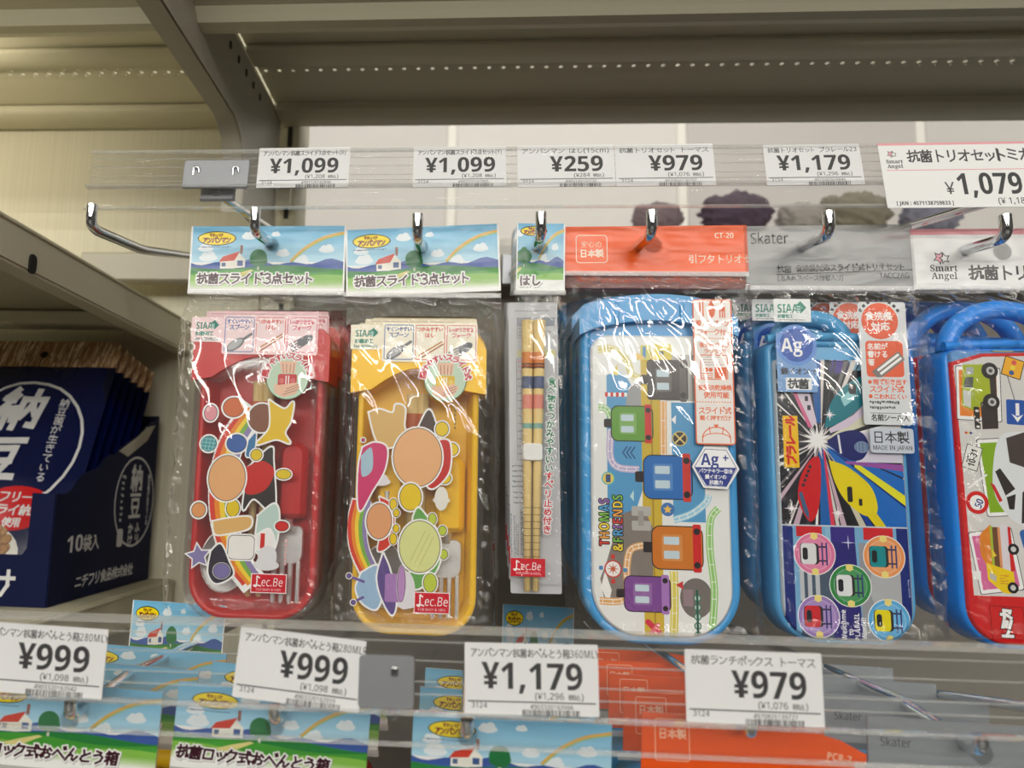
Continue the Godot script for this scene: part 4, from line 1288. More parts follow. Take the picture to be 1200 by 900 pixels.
# ------------------------------------------------------------------ blue seasoning box with its sachets
func seasoning():
	var e := EYE.y
	var base := Vector3(-0.315, e - 0.0971, -0.7295)   # right rear lower corner
	var o := thing("seasoning_box", "dark blue cardboard display box with a torn perforated edge", "box", base)
	var dep := 0.1765
	var navy := mat(Color(0.03, 0.05, 0.15), 0.4)
	# right side panel: low in front, torn slope up to the rear; x of the outline is the distance from the front
	var side := PackedVector2Array([Vector2(0, 0), Vector2(dep, 0), Vector2(dep, 0.160)])
	var r := RandomNumberGenerator.new()
	r.seed = 4
	for k in 23:
		var t := 1.0 - k / 22.0
		side.append(Vector2(lerpf(0.022, dep - 0.006, t), lerpf(0.088, 0.158, pow(t, 0.8)) - 0.006 * sin(PI * t) + r.randf_range(-0.0022, 0.0022)))
	side.append_array(PackedVector2Array([Vector2(0.014, 0.084), Vector2(0, 0.084)]))
	part("side_panel", prism(side, -0.0008, 0.0008, Rect2(0, 0, dep, 0.16)), dull(printed(box_side(dep), 0.6)), o, Vector3(0, 0, dep), Vector3(0, 90, 0))
	# white torn fibre along the tear
	var torn := PackedVector2Array([Vector2(0.095, 0.121), Vector2(0.112, 0.117), Vector2(0.150, 0.134), Vector2(0.166, 0.150), Vector2(0.150, 0.147), Vector2(0.128, 0.135), Vector2(0.118, 0.131)])
	part("torn_edge", prism(torn, -0.0010, 0.0012), mat(Color(0.66, 0.64, 0.58), 0.9), o, Vector3(0.0004, 0, dep), Vector3(0, 90, 0))
	var front := PackedVector2Array([Vector2(-0.165, 0), Vector2(0, 0), Vector2(0, 0.084), Vector2(-0.018, 0.0845), Vector2(-0.0185, 0.043), Vector2(-0.022, 0.038), Vector2(-0.165, 0.038)])
	part("front_panel", prism(front, -0.0008, 0.0008, Rect2(-0.165, 0, 0.165, 0.085)), dull(printed(box_front(), 0.6)), o, Vector3(0, 0, dep))
	part("bottom_panel", block(Vector3(0.165, 0.001, dep), 0.0003), navy, o, Vector3(-0.0825, 0.0006, dep / 2))
	part("rear_panel", block(Vector3(0.165, 0.16, 0.001), 0.0003), navy, o, Vector3(-0.0825, 0.08, 0.0006))
	part("inner_side", block(Vector3(0.001, 0.12, dep), 0.0003), navy, o, Vector3(-0.1645, 0.06, dep / 2))
	var tex := sachet_tex()
	var wood := wood_tex()
	for k in 6:
		var lean := 22.0
		var s := thing("seasoning_sachet", ["front seasoning sachet with a wood printed top and a large white ring", "seasoning sachet right behind the front one", "third seasoning sachet in the blue box", "fourth seasoning sachet in the blue box", "fifth seasoning sachet in the blue box", "rearmost seasoning sachet in the blue box"][k], "sachet", base + Vector3(-0.0785 + k * 0.0012, 0.0022, dep - 0.012 - k * 0.0130), "sachets in the blue seasoning box")
		s.rotation_degrees = Vector3(-lean, 0, 0)
		var h := 0.236 - k * 0.0035
		var body := grid(16, 20, func(u, v): return Vector3((u - 0.5) * 0.146, h * 0.885 * (1.0 - v), 0.0055 * sin(PI * u) * sin(PI * v) + 0.0008 * sin(v * 9.0 + u * 17.0)))
		part("pouch", body, printed(tex, 0.2), s)
		part("pouch_back", grid(8, 10, func(u, v): return Vector3((0.5 - u) * 0.146, h * 0.885 * (1.0 - v), -0.004 * sin(PI * u) * sin(PI * v) - 0.0002)), mat(Color(0.02, 0.04, 0.16), 0.3), s)
		var hw := 0.146
		var hh := h * 0.115
		var ol := round_rect(hw, hh, [0.008, 0.008, 0.0005, 0.0005], 5)
		var hdr := part("top_strip", prism(ol, -0.0004, 0.0004, Rect2(-hw / 2, -hh / 2, hw, hh)), printed(wood, 0.45), s, Vector3(0, h * 0.885 + hh / 2, 0.0004))
		part("hang_hole", slab(0.007, 0.007, [0.0034, 0.0034, 0.0034, 0.0034], [[0, 0], [0, 0.0003]], 5), mat(Color(0.06, 0.05, 0.04), 0.9), hdr, Vector3(0.002, -0.001, 0.0004))


# ------------------------------------------------------------------ price tags
func price_tag(label: String, x0: float, y0: float, x1: float, y1: float, d: float, turn: float, tilt: float, tex: Texture2D, group: String):
	var s := size_of(x0, y0, x1, y1, d)
	var o := part("price_tag", slab(s.x, s.y, [0.0004, 0.0004, 0.0004, 0.0004], [[0, -0.0004], [0, 0]], 2), printed(tex, 0.5), self, at((x0 + x1) / 2, (y0 + y1) / 2, d))
	o.rotation_degrees = Vector3(-tilt, 0, turn)
	tag(o, label, "price tag", group)


func tags():
	var up := "price tags in the upper rail"
	var d := 0.4212
	var rows := [
		[302, 171, 409, 221, "アンパンマン抗菌スライド3点セット(R)", "¥1,099", "(¥1,208 税込)", "4903320163890", "white price tag reading ¥1,099 over the red cutlery set"],
		[484, 170, 593, 220, "アンパンマン抗菌スライド3点セット(Y)", "¥1,099", "(¥1,208 税込)", "4903320163883", "white price tag reading ¥1,099 over the yellow cutlery set"],
		[606, 168, 720, 220, "アンパンマン はし(15cm)", "¥259", "(¥284 税込)", "4903320163720", "white price tag reading ¥259 over the chopstick pack"],
		[721, 167, 837, 219, "抗菌トリオセット トーマス", "¥979", "(¥1,076 税込)", "4970825130707", "white price tag reading ¥979 over the orange header"],
		[896, 167, 1010, 218, "抗菌トリオセット プラレール23", "¥1,179", "(¥1,296 税込)", "4973307629846", "white price tag reading ¥1,179 over the clear header"]]
	for r in rows:
		price_tag(r[8], r[0], r[1], r[2], r[3], d, 0.6, 8.0, tag_tex(r[4], r[5], r[6], r[7], r[0]), up)
	price_tag("large white price tag with pink rules reading ¥1,079", 1033, 163, 1262, 245, d - 0.0035, 0.6, 8.0, big_tag(), up)
	var lo := "price tags in the lower rail"
	d = 0.2912
	rows = [
		[-33, 732, 123, 814, "アンパンマン抗菌おべんとう箱280MLY", "¥999", "(¥1,098 税込)", "4903320163942", "white price tag reading ¥999 whose product name ends in MLY", -1.6],
		[276, 742, 425, 826, "アンパンマン抗菌おべんとう箱280MLR", "¥999", "(¥1,098 税込)", "4903320163959", "tilted white price tag reading ¥999 whose product name ends in MLR", -4.6],
		[544, 754, 701, 838, "アンパンマン抗菌おべんとう箱360MLY", "¥1,179", "(¥1,296 税込)", "4903320163966", "white price tag below the chopstick pack in the lower rail, reading ¥1,179", 1.0],
		[803, 763, 964, 849, "抗菌ランチボックス トーマス", "¥979", "(¥1,076 税込)", "4970825139727", "white price tag below the white lidded railway set in the lower rail, reading ¥979", 0.3]]
	for r in rows:
		price_tag(r[8], r[0], r[1], r[2], r[3], d, r[9], 0.0, tag_tex(r[4], r[5], r[6], r[7], r[0]), lo)


# ------------------------------------------------------------------ goods beyond the open bay
func far_goods():
	var r := RandomNumberGenerator.new()
	r.seed = 12
	var n := FastNoiseLite.new()
	n.frequency = 1.0
	n.fractal_octaves = 3
	var list := [[770, 256, 22.0, Color(0.50, 0.44, 0.46), "mauve fluffy toy"], [862, 252, 30.0, Color(0.33, 0.27, 0.33), "dark purple fluffy toy"], [940, 257, 22.0, Color(0.62, 0.60, 0.58), "pale grey fluffy toy"], [1000, 252, 30.0, Color(0.52, 0.50, 0.44), "brownish grey fluffy toy"], [1090, 256, 24.0, Color(0.50, 0.50, 0.56), "blue grey fluffy toy"]]
	for a in list:
		var d := 1.25
		var o := thing("fluffy_toy", a[4] + " in the next aisle beyond the open bay", "toy", at(a[0], a[1], d), "fluffy toys beyond the open bay")
		var rad: float = a[2] * d / FOCAL
		n.seed = int(a[0])
		var ball := grid(40, 24, func(u, v):
			var dir := Vector3(-cos(u * TAU) * sin(v * PI), cos(v * PI), sin(u * TAU) * sin(v * PI))
			return dir * rad * (1.0 + 0.25 * n.get_noise_3dv(dir * 3.0) + 0.14 * n.get_noise_3dv(dir * 14.0)) * Vector3(1.3, 0.8, 1.0))
		part("body", ball, mat(a[3], 0.95), o)
		for s in [-1.0, 1.0]:
			part("ear", ball, mat(a[3], 0.95), o, Vector3(s * rad * 0.8, rad * 0.45, 0)).scale = Vector3(0.32, 0.4, 0.32)
	# the rack they lie on
	var k := thing("far_rack", "white wire rack in the next aisle beyond the open bay", "rack", Vector3(0.35, 0, -1.25))
	part("rack_board", block(Vector3(2.2, 0.02, 0.16), 0.003), M.white_paint, k, Vector3(0, at(900, 276, 1.17).y - 0.012, 0))
	part("rack_front", block(Vector3(2.2, 0.30, 0.012), 0.003), mat(Color(0.80, 0.79, 0.77), 0.6), k, Vector3(0, at(900, 276, 1.17).y - 0.165, 0.075))
	for s in [-1.05, 1.05]:
		part("rack_leg", block(Vector3(0.04, at(900, 275, 1.25).y - 0.045, 0.04), 0.003), M.white_paint, k, Vector3(s, (at(900, 275, 1.25).y - 0.045) / 2, 0))
	var w := thing("partition", "pale partition of white boards with bright joints beyond the open bay", "partition", Vector3(0.3, 0, -2.3))
	for i in 8:
		part("board", block(Vector3(0.70, 2.96, 0.03), 0.004), mat(Color(0.88, 0.87, 0.85).lerp(Color(0.76, 0.74, 0.73), (i * 37 % 10) / 10.0), 0.6), w, Vector3(-2.2 + i * 0.73, 1.48, 0))
		part("joint", block(Vector3(0.03, 2.97, 0.035), 0.003), mat(Color(0.95, 0.94, 0.91), 0.5), w, Vector3(-1.835 + i * 0.73, 1.485, 0))


# ------------------------------------------------------------------ printed matter
const NONE := Color(1, 1, 1, 0)
const WHITE := Color(0.95, 0.95, 0.95)
const INK := Color(0.10, 0.10, 0.11)
var kept := {}


func rgb8(r: int, g: int, b: int) -> Color:
	return Color8(r, g, b)


func kana_width(text: String) -> float:
	var n := 0.0
	for ch in text:
		n += 0.5 if ch == " " else (0.52 if ch.unicode_at(0) < 0x2000 else (0.8 if "ッォ".contains(ch) else 1.0))
	return n


func tag_tex(title: String, price: String, tax: String, code: String, seed_: int) -> ImageTexture:
	var p := page(0, 0, 160, 85, rgb8(238, 238, 240))
	var size := 11.5
	p.kana(title, 7, 6, size, 0.95, INK, minf(1.05, 146.0 / (kana_width(title) * size)))
	p.words(price, 142, 54.5, 31, rgb8(34, 34, 38), bold, 1.0, 0.92)
	var t := tax.replace("税込)", "")
	p.words(t, 122, 66, 7.6, INK, regular, 1.0)
	p.kana("税込", 124, 59.5, 7, 0.7, INK)
	p.words(")", 139, 66, 7.6, INK, regular)
	p.rect(4, 69, 152, 1.4, rgb8(40, 42, 50))
	p.words("3124", 8, 77.5, 6.2, INK, regular)
	p.words(code, 104, 77.6, 5.4, INK, regular, 0.5, 0.95)
	p.bars(69, 78.6, 68, 6.4, INK, seed_ + 900)
	return p.tex()


func two_stars(p: Print, x: float, y: float, r: float):
	for q in [[0.0, rgb8(70, 66, 66), 1.0], [0.0, rgb8(240, 170, 185), 0.72]]:
		p.star(x - r * 0.25, y, r * q[2], 0.5, 5, q[1], -60.0)
	p.star(x + r * 0.45, y + r * 0.1, r * 0.85, 0.5, 5, rgb8(70, 66, 66), -30.0)
	p.star(x + r * 0.45, y + r * 0.1, r * 0.58, 0.5, 5, WHITE, -30.0)


func big_tag() -> ImageTexture:
	var p := page(1033, 163, 229, 82, rgb8(240, 240, 240))
	p.rect(1033, 163, 229, 3, rgb8(232, 165, 172))
	two_stars(p, 1048, 177, 5)
	p.words("Smart", 1050, 189, 4.6, INK, serif, 0.5)
	p.words("Angel", 1050, 195, 4.6, INK, serif, 0.5)
	p.kana("抗菌トリオセット", 1066, 172, 16.5, 1.9, rgb8(60, 60, 62), 0.92)
	p.kana("トミカ", 1168, 171, 16.5, 1.9, rgb8(60, 60, 62), 0.92)
	p.rect(1039, 197.6, 220, 1, rgb8(232, 165, 172))
	p.words("¥", 1104, 228.5, 15, rgb8(50, 50, 52), regular)
	p.words("1,079", 1118, 229, 26, rgb8(50, 50, 52), bold, 0.0, 0.86)
	p.words("(¥ 1,186", 1163, 241, 7.5, INK, regular)
	p.kana("税込", 1195, 234, 6, 0.6, INK)
	p.words(")", 1208, 241, 7.5, INK, regular)
	p.words("[ JAN : 4571138759833 ]", 1044, 241.5, 4.4, INK, bold)
	return p.tex()


func outlined(p: Print, text: String, x: float, y: float, h: float, t: float, ink: Color, edge: Color, rim: float, lean := 0.0, slope := 0.0, wide := 1.0):
	p.kana(text, x + rim * 0.35, y + rim * 0.45, h, t + rim * 1.6, rgb8(150, 150, 150), wide, false, lean, slope)
	p.kana(text, x, y, h, t + rim * 1.7, edge, wide, false, lean, slope)
	p.kana(text, x, y, h, t, ink, wide, false, lean, slope)


func name_oval(p: Print, x: float, y: float, rx: float, ry: float):
	p.oval(x, y, rx, ry, rgb8(30, 28, 12))
	p.oval(x, y, rx - 1.3, ry - 1.1, rgb8(248, 222, 20))
	p.kana("それいけ", x - rx * 0.42, y - ry * 0.72, ry * 0.5, 0.8, rgb8(120, 30, 20))
	p.kana("アンパンマン", x - rx * 0.72, y - ry * 0.18, ry * 0.86, 1.5, rgb8(120, 30, 20), rx * 1.44 / (6.0 * ry * 0.86), false, 0.1)


func meadow(p: Print, w: float, h: float):
	# printed scene: sky, clouds, hills, meadow, house and tree
	for k in 12:
		p.rect(0, h * 0.045 * k, w, h * 0.05, rgb8(112, 184, 224).lerp(rgb8(176, 218, 238), k / 11.0))
	for c in [[0.10, 0.34, 0.10], [0.38, 0.16, 0.10], [0.55, 0.13, 0.06], [0.88, 0.36, 0.10], [0.60, 0.42, 0.09], [0.12, 0.48, 0.12], [0.72, 0.52, 0.10]]:
		p.cloud(w * c[0], h * c[1], w * c[2], rgb8(228, 238, 244))
	p.line(p.curve([Vector2(w * 0.66, h * 0.52), Vector2(w * 0.74, h * 0.34), Vector2(w * 0.86, h * 0.18), Vector2(w * 1.0, h * 0.10)]), 3.4, rgb8(224, 178, 90))
	p.line(p.curve([Vector2(w * 0.66, h * 0.545), Vector2(w * 0.745, h * 0.365), Vector2(w * 0.865, h * 0.205), Vector2(w * 1.0, h * 0.125)]), 1.4, rgb8(150, 190, 120))
	var hills := PackedVector2Array([Vector2(0, h)])
	for i in 25:
		var t := i / 24.0
		hills.append(Vector2(w * t, h * (0.545 + 0.055 * sin(t * 19.0) * cos(t * 7.0))))
	hills.append(Vector2(w, h))
	p.poly(hills, rgb8(62, 92, 166))
	for k in 3:
		var g := PackedVector2Array([Vector2(0, h)])
		for i in 17:
			var t := i / 16.0
			g.append(Vector2(w * t, h * ([0.62, 0.68, 0.76][k] + 0.03 * sin(t * 8.0 + k * 2.0))))
		g.append(Vector2(w, h))
		p.poly(g, [rgb8(44, 128, 62), rgb8(72, 156, 58), rgb8(130, 186, 76)][k])
	for k in 8:
		p.rect(0, h * (0.80 + 0.02 * k), w, h, rgb8(130, 186, 76).lerp(WHITE, k / 7.0))
	p.poly(PackedVector2Array([Vector2(w * 0.20, h * 0.80), Vector2(w * 0.30, h * 0.72), Vector2(w * 0.40, h * 0.655), Vector2(w * 0.42, h * 0.67), Vector2(w * 0.36, h * 0.74), Vector2(w * 0.31, h * 0.80)]), rgb8(222, 212, 140))
	# house
	p.rect(w * 0.20, h * 0.52, w * 0.09, h * 0.12, rgb8(238, 236, 226))
	p.poly(PackedVector2Array([Vector2(w * 0.28, h * 0.64), Vector2(w * 0.28, h * 0.50), Vector2(w * 0.32, h * 0.41), Vector2(w * 0.36, h * 0.50), Vector2(w * 0.36, h * 0.62)]), rgb8(238, 236, 226))
	p.poly(PackedVector2Array([Vector2(w * 0.19, h * 0.54), Vector2(w * 0.215, h * 0.46), Vector2(w * 0.325, h * 0.38), Vector2(w * 0.29, h * 0.52)]), rgb8(206, 66, 50))
	p.rect(w * 0.31, h * 0.52, w * 0.035, h * 0.08, rgb8(64, 92, 150))
	p.rect(w * 0.21, h * 0.55, w * 0.025, h * 0.06, rgb8(90, 110, 150))
	p.rect(w * 0.325, h * 0.29, w * 0.016, h * 0.13, rgb8(150, 100, 90))
	# tree
	p.rect(w * 0.44, h * 0.56, w * 0.014, h * 0.10, rgb8(196, 200, 190))
	p.disc(w * 0.445, h * 0.48, h * 0.13, rgb8(38, 118, 66))
	p.disc(w * 0.425, h * 0.52, h * 0.08, rgb8(38, 118, 66))
	p.disc(w * 0.47, h * 0.52, h * 0.08, rgb8(38, 118, 66))


func header_sky(w: float, h: float, titled: bool) -> ImageTexture:
	if kept.has(titled):
		return kept[titled]
	var p := page(0, 0, w, h, WHITE)
	meadow(p, w, h)
	p.rect(0, 0, 2, h, WHITE)
	p.rect(w - 2, 0, 2, h, WHITE)
	name_oval(p, 31, 14.5, 23, 8.5)
	p.tiny(9, 24, 42, 1, 2, 1.2, rgb8(60, 90, 130), 4)
	if titled:
		outlined(p, "抗菌スライド3点セット", 10, 55, 13.2, 1.9, rgb8(66, 34, 48), WHITE, 1.7, 0.0, 0.0, 0.98)
	kept[titled] = p.tex()
	return kept[titled]


func header_chopstick() -> ImageTexture:
	var p := page(0, 0, 57, 79, WHITE)
	p.push(Vector2(-28, 0), 0.0, Vector2(0.52, 1.0))
	meadow(p, 160, 79)
	p.pop()
	p.oval(9, 39, 9, 9, rgb8(38, 118, 66))
	p.rect(0, 66, 57, 14, rgb8(236, 238, 236))
	p.rect(0, 0, 1.4, 79, WHITE)
	name_oval(p, 20, 9, 16, 6)
	outlined(p, "はし", 4, 61, 12.5, 2.0, rgb8(66, 34, 48), WHITE, 1.9)
	return p.tex()


func header_lunch() -> ImageTexture:
	var p := page(0, 0, 230, 106, WHITE)
	meadow(p, 230, 96)
	p.rect(0, 91, 230, 16, rgb8(238, 240, 238))
	name_oval(p, 46, 19, 28, 10)
	p.tiny(12, 31, 55, 1, 2, 1.4, rgb8(60, 90, 130), 4)
	outlined(p, "抗菌ロック式おべんとう箱", 6, 74, 16.5, 2.7, rgb8(60, 24, 36), WHITE, 1.9, 0.12, 0.0, 0.93)
	p.rect(0, 101, 230, 5, rgb8(180, 180, 176))
	return p.tex()


func brand_script(p: Print, x: float, y: float, w: float, h: float, edge := true):
	p.rect(x, y, w, h, rgb8(246, 236, 236) if edge else rgb8(206, 18, 40))
	p.rect(x + 0.9, y + 0.9, w - 1.8, h - 1.8, rgb8(206, 18, 40))
	# looping first letter, then the rest
	p.line(p.curve([Vector2(x + w * 0.235, y + h * 0.22), Vector2(x + w * 0.17, y + h * 0.16), Vector2(x + w * 0.17, y + h * 0.42), Vector2(x + w * 0.15, y + h * 0.66), Vector2(x + w * 0.09, y + h * 0.62), Vector2(x + w * 0.18, y + h * 0.60), Vector2(x + w * 0.27, y + h * 0.64)]), h * 0.07, WHITE)
	p.words("ec.Be", x + w * 0.28, y + h * 0.64, h * 0.42, WHITE, regular, 0.0, 0.80, 0.08)
	p.words("FOR BABY & KIDS", x + w * 0.5, y + h * 0.88, h * 0.12, WHITE, regular, 0.5)


func red_label() -> ImageTexture:
	var p := page(0, 0, 80, 42, WHITE)
	brand_script(p, 0, 0, 80, 42, false)
	return p.tex()


func blob(p: Print, pts: Array, c: Color, rim := 2.0):
	# die-cut sticker: a soft outline through points, white border then the colour
	var loop := pts + [pts[0]]
	var out: Array = p.curve(loop)
	p.line(out, rim * 2.0, WHITE)
	p.poly(PackedVector2Array(out), c)


func stuck(p: Print, x: float, y: float, rx: float, ry: float, c: Color, rim := 2.0):
	p.oval(x, y, rx + rim, ry + rim, WHITE)
	p.oval(x, y, rx, ry, rgb8(60, 44, 40))
	p.oval(x, y, rx - 0.7, ry - 0.7, c)


# stickers of the clear lids: rainbow, plain stand-in shapes for the figures, how-to roundel, brand
func lid_stickers(x: float, y: float, w: float, h: float, yellow: bool) -> ImageTexture:
	var p := page(x, y, w, h, NONE)
	var bow := [rgb8(214, 66, 52), rgb8(232, 138, 46), rgb8(240, 208, 60), rgb8(122, 176, 74), rgb8(140, 128, 178)]
	if not yellow:
		var path := [Vector2(296, 478), Vector2(272, 515), Vector2(262, 560), Vector2(266, 610), Vector2(284, 655), Vector2(306, 682)]
		p.line(p.curve(path), 32, WHITE, false)
		for k in 5:
			var q := []
			for v in path:
				q.append(v + Vector2(-11.5 + k * 5.8, 0))
			p.line(p.curve(q), 6.2, bow[k], false)
		stuck(p, 243, 484, 8, 10, rgb8(228, 150, 160))
		p.oval(239.5, 480, 2, 3, rgb8(240, 190, 196))
		stuck(p, 243, 521, 9.5, 9.5, rgb8(72, 150, 160))
		for k in 4:
			p.line([Vector2(236 + k * 4.5, 514), Vector2(234 + k * 4.5, 528)], 0.8, rgb8(150, 205, 205))
			p.line([Vector2(235, 514.5 + k * 4.5), Vector2(251, 516 + k * 4.5)], 0.8, rgb8(150, 205, 205))
		stuck(p, 270, 477, 13, 12, rgb8(206, 106, 56))
		stuck(p, 304, 489, 16, 17, rgb8(128, 78, 54))
		blob(p, [Vector2(312, 468), Vector2(330, 478), Vector2(340, 470), Vector2(338, 492), Vector2(332, 506), Vector2(338, 518), Vector2(322, 514), Vector2(300, 520), Vector2(314, 500)], rgb8(228, 190, 30))
		stuck(p, 276, 520, 12, 11, rgb8(58, 96, 168))
		blob(p, [Vector2(290, 516), Vector2(298, 508), Vector2(296, 532), Vector2(288, 534)], rgb8(60, 120, 170), 1.4)
		blob(p, [Vector2(292, 548), Vector2(316, 524), Vector2(320, 540), Vector2(324, 598), Vector2(300, 584), Vector2(288, 596)], rgb8(52, 46, 46))
		blob(p, [Vector2(288, 548), Vector2(308, 540), Vector2(322, 552), Vector2(312, 574), Vector2(290, 578)], rgb8(196, 40, 36), 0.0)
		stuck(p, 300, 533, 7, 7, rgb8(224, 196, 32), 1.6)
		stuck(p, 333, 555, 9, 6, rgb8(224, 196, 32), 1.6)
		stuck(p, 276, 596, 8, 10, rgb8(224, 196, 32), 1.6)
		stuck(p, 267, 561, 22, 27, rgb8(228, 172, 118))
		stuck(p, 236, 599, 8.5, 9, rgb8(226, 156, 100))
		blob(p, [Vector2(254, 612), Vector2(272, 608), Vector2(296, 606), Vector2(296, 618), Vector2(276, 624), Vector2(258, 626)], rgb8(222, 178, 110))
		blob(p, [Vector2(306, 604), Vector2(324, 590), Vector2(330, 606), Vector2(326, 640), Vector2(306, 644)], rgb8(186, 212, 206))
		stuck(p, 334, 615, 8, 6, rgb8(206, 44, 40), 1.6)
		p.rounded(271, 625, 34, 31, 7, WHITE)
		p.rounded(272.6, 626.6, 31, 28, 6, rgb8(70, 60, 60))
		p.rounded(273.3, 627.3, 29.6, 26.6, 5.5, rgb8(236, 234, 232))
		blob(p, [Vector2(306, 626), Vector2(320, 620), Vector2(326, 640), Vector2(308, 642)], rgb8(238, 236, 236))
		p.rect(310, 624, 5, 17, rgb8(206, 44, 40))
		p.cloud(318, 660, 30, rgb8(222, 222, 226))
		p.oval(319, 650, 11, 12, rgb8(222, 222, 226))
		p.star(239, 652, 17, 0.5, 5, WHITE, -100)
		p.star(239, 652, 13.5, 0.5, 5, rgb8(134, 126, 176), -100)
		blob(p, [Vector2(254, 646), Vector2(264, 638), Vector2(274, 656), Vector2(280, 672), Vector2(262, 682), Vector2(252, 670)], rgb8(50, 46, 60))
		stuck(p, 267, 668, 10, 9, rgb8(122, 114, 170), 0.6)
		brand_script(p, 301.5, 669.5, 41, 22)
		for k in 6:
			p.rect(338.5, 630 + k * 5.2, 2.6, 3.4, rgb8(226, 176, 176))
	else:
		var path := [Vector2(425, 588), Vector2(420, 615), Vector2(424, 645), Vector2(437, 672)]
		p.line(p.curve(path), 24, WHITE, false)
		for k in 5:
			var q := []
			for v in path:
				q.append(v + Vector2(-8.5 + k * 4.3, 0))
			p.line(p.curve(q), 4.8, bow[k], false)
		p.cloud(518, 586, 20, rgb8(232, 230, 222))
		p.oval(518, 584, 8, 14, rgb8(232, 230, 222))
		blob(p, [Vector2(488, 504), Vector2(500, 480), Vector2(508, 492), Vector2(514, 520), Vector2(500, 520)], rgb8(74, 54, 48))
		blob(p, [Vector2(430, 484), Vector2(442, 480), Vector2(458, 484), Vector2(462, 474), Vector2(472, 478), Vector2(472, 500), Vector2(478, 514), Vector2(450, 526), Vector2(438, 512)], rgb8(214, 176, 106))
		for c in [[517, 502, 8, 9], [529, 526, 8, 8], [521, 560, 8, 7]]:
			stuck(p, c[0], c[1], c[2], c[3], rgb8(230, 198, 30), 1.6)
		blob(p, [Vector2(512, 516), Vector2(526, 518), Vector2(526, 552), Vector2(508, 572), Vector2(500, 560)], rgb8(196, 42, 38))
		stuck(p, 489, 536, 29, 35, rgb8(230, 176, 124))
		stuck(p, 482, 583, 13, 16, rgb8(230, 198, 30))
		p.cloud(446, 566, 24, rgb8(226, 222, 226))
		blob(p, [Vector2(424, 526), Vector2(438, 520), Vector2(452, 526), Vector2(450, 552), Vector2(436, 578), Vector2(424, 600), Vector2(420, 584), Vector2(420, 548)], rgb8(206, 54, 110))
		blob(p, [Vector2(422, 536), Vector2(434, 526), Vector2(436, 552), Vector2(424, 560)], rgb8(166, 198, 216), 0.0)
		stuck(p, 424, 517, 2.4, 2.4, rgb8(206, 54, 110), 1.2)
		blob(p, [Vector2(446, 584), Vector2(462, 596), Vector2(462, 634), Vector2(446, 646), Vector2(450, 616)], rgb8(208, 60, 44), 1.6)
		stuck(p, 446, 612, 15, 21, rgb8(224, 160, 112))
		for c in [[462, 592, 4.5, 7], [466, 602, 4, 5], [466, 620, 4, 5], [463, 632, 4.5, 7]]:
			stuck(p, c[0], c[1], c[2], c[3], rgb8(230, 198, 30), 1.0)
		blob(p, [Vector2(486, 606), Vector2(492, 596), Vector2(506, 612), Vector2(514, 624), Vector2(518, 652), Vector2(510, 672), Vector2(492, 688), Vector2(484, 672)], rgb8(104, 166, 86))
		for c in [[508, 608, 5, 7], [520, 621, 5, 6], [522, 648, 5, 6]]:
			stuck(p, c[0], c[1], c[2], c[3], rgb8(190, 206, 70), 1.2)
		stuck(p, 494, 640, 24, 30, rgb8(218, 222, 150))
		for k in 3:
			p.line([Vector2(500 + k * 5, 622 + k * 3), Vector2(484 + k * 5, 656 + k * 3)], 0.7, rgb8(196, 190, 110))
		stuck(p, 507, 681, 8, 11, rgb8(190, 206, 70), 1.6)
		p.cloud(480, 706, 24, rgb8(224, 222, 228))
		p.oval(478, 690, 12, 22, rgb8(224, 222, 228))
		blob(p, [Vector2(428, 672), Vector2(446, 664), Vector2(452, 690), Vector2(446, 712), Vector2(430, 706), Vector2(422, 690)], rgb8(154, 186, 216))
		blob(p, [Vector2(452, 650), Vector2(460, 668), Vector2(468, 702), Vector2(464, 718), Vector2(452, 700), Vector2(446, 676)], rgb8(96, 78, 140))
		p.rounded(455, 672, 20, 32, 3, rgb8(166, 124, 184))
		stuck(p, 474, 683, 5, 21, rgb8(186, 140, 196), 0.6)
		for c in [[412, 676], [418, 706]]:
			p.line([Vector2(c[0], c[1]), Vector2(430, 682 if c[1] < 690 else 700)], 3, rgb8(110, 90, 160))
			stuck(p, c[0] + 1, c[1], 3, 3, rgb8(110, 90, 160), 1.0)
		brand_script(p, 489, 691.5, 41, 24)
		for k in 5:
			p.rect(531, 478 + k * 5.2, 2.2, 3.2, rgb8(150, 120, 30))
	return p.tex()


func roundel_tex(c: Color) -> ImageTexture:
	var p := page(0, 0, 64, 64, NONE, 5.0)
	roundel(p, 32, 33, 25, c)
	return p.tex()


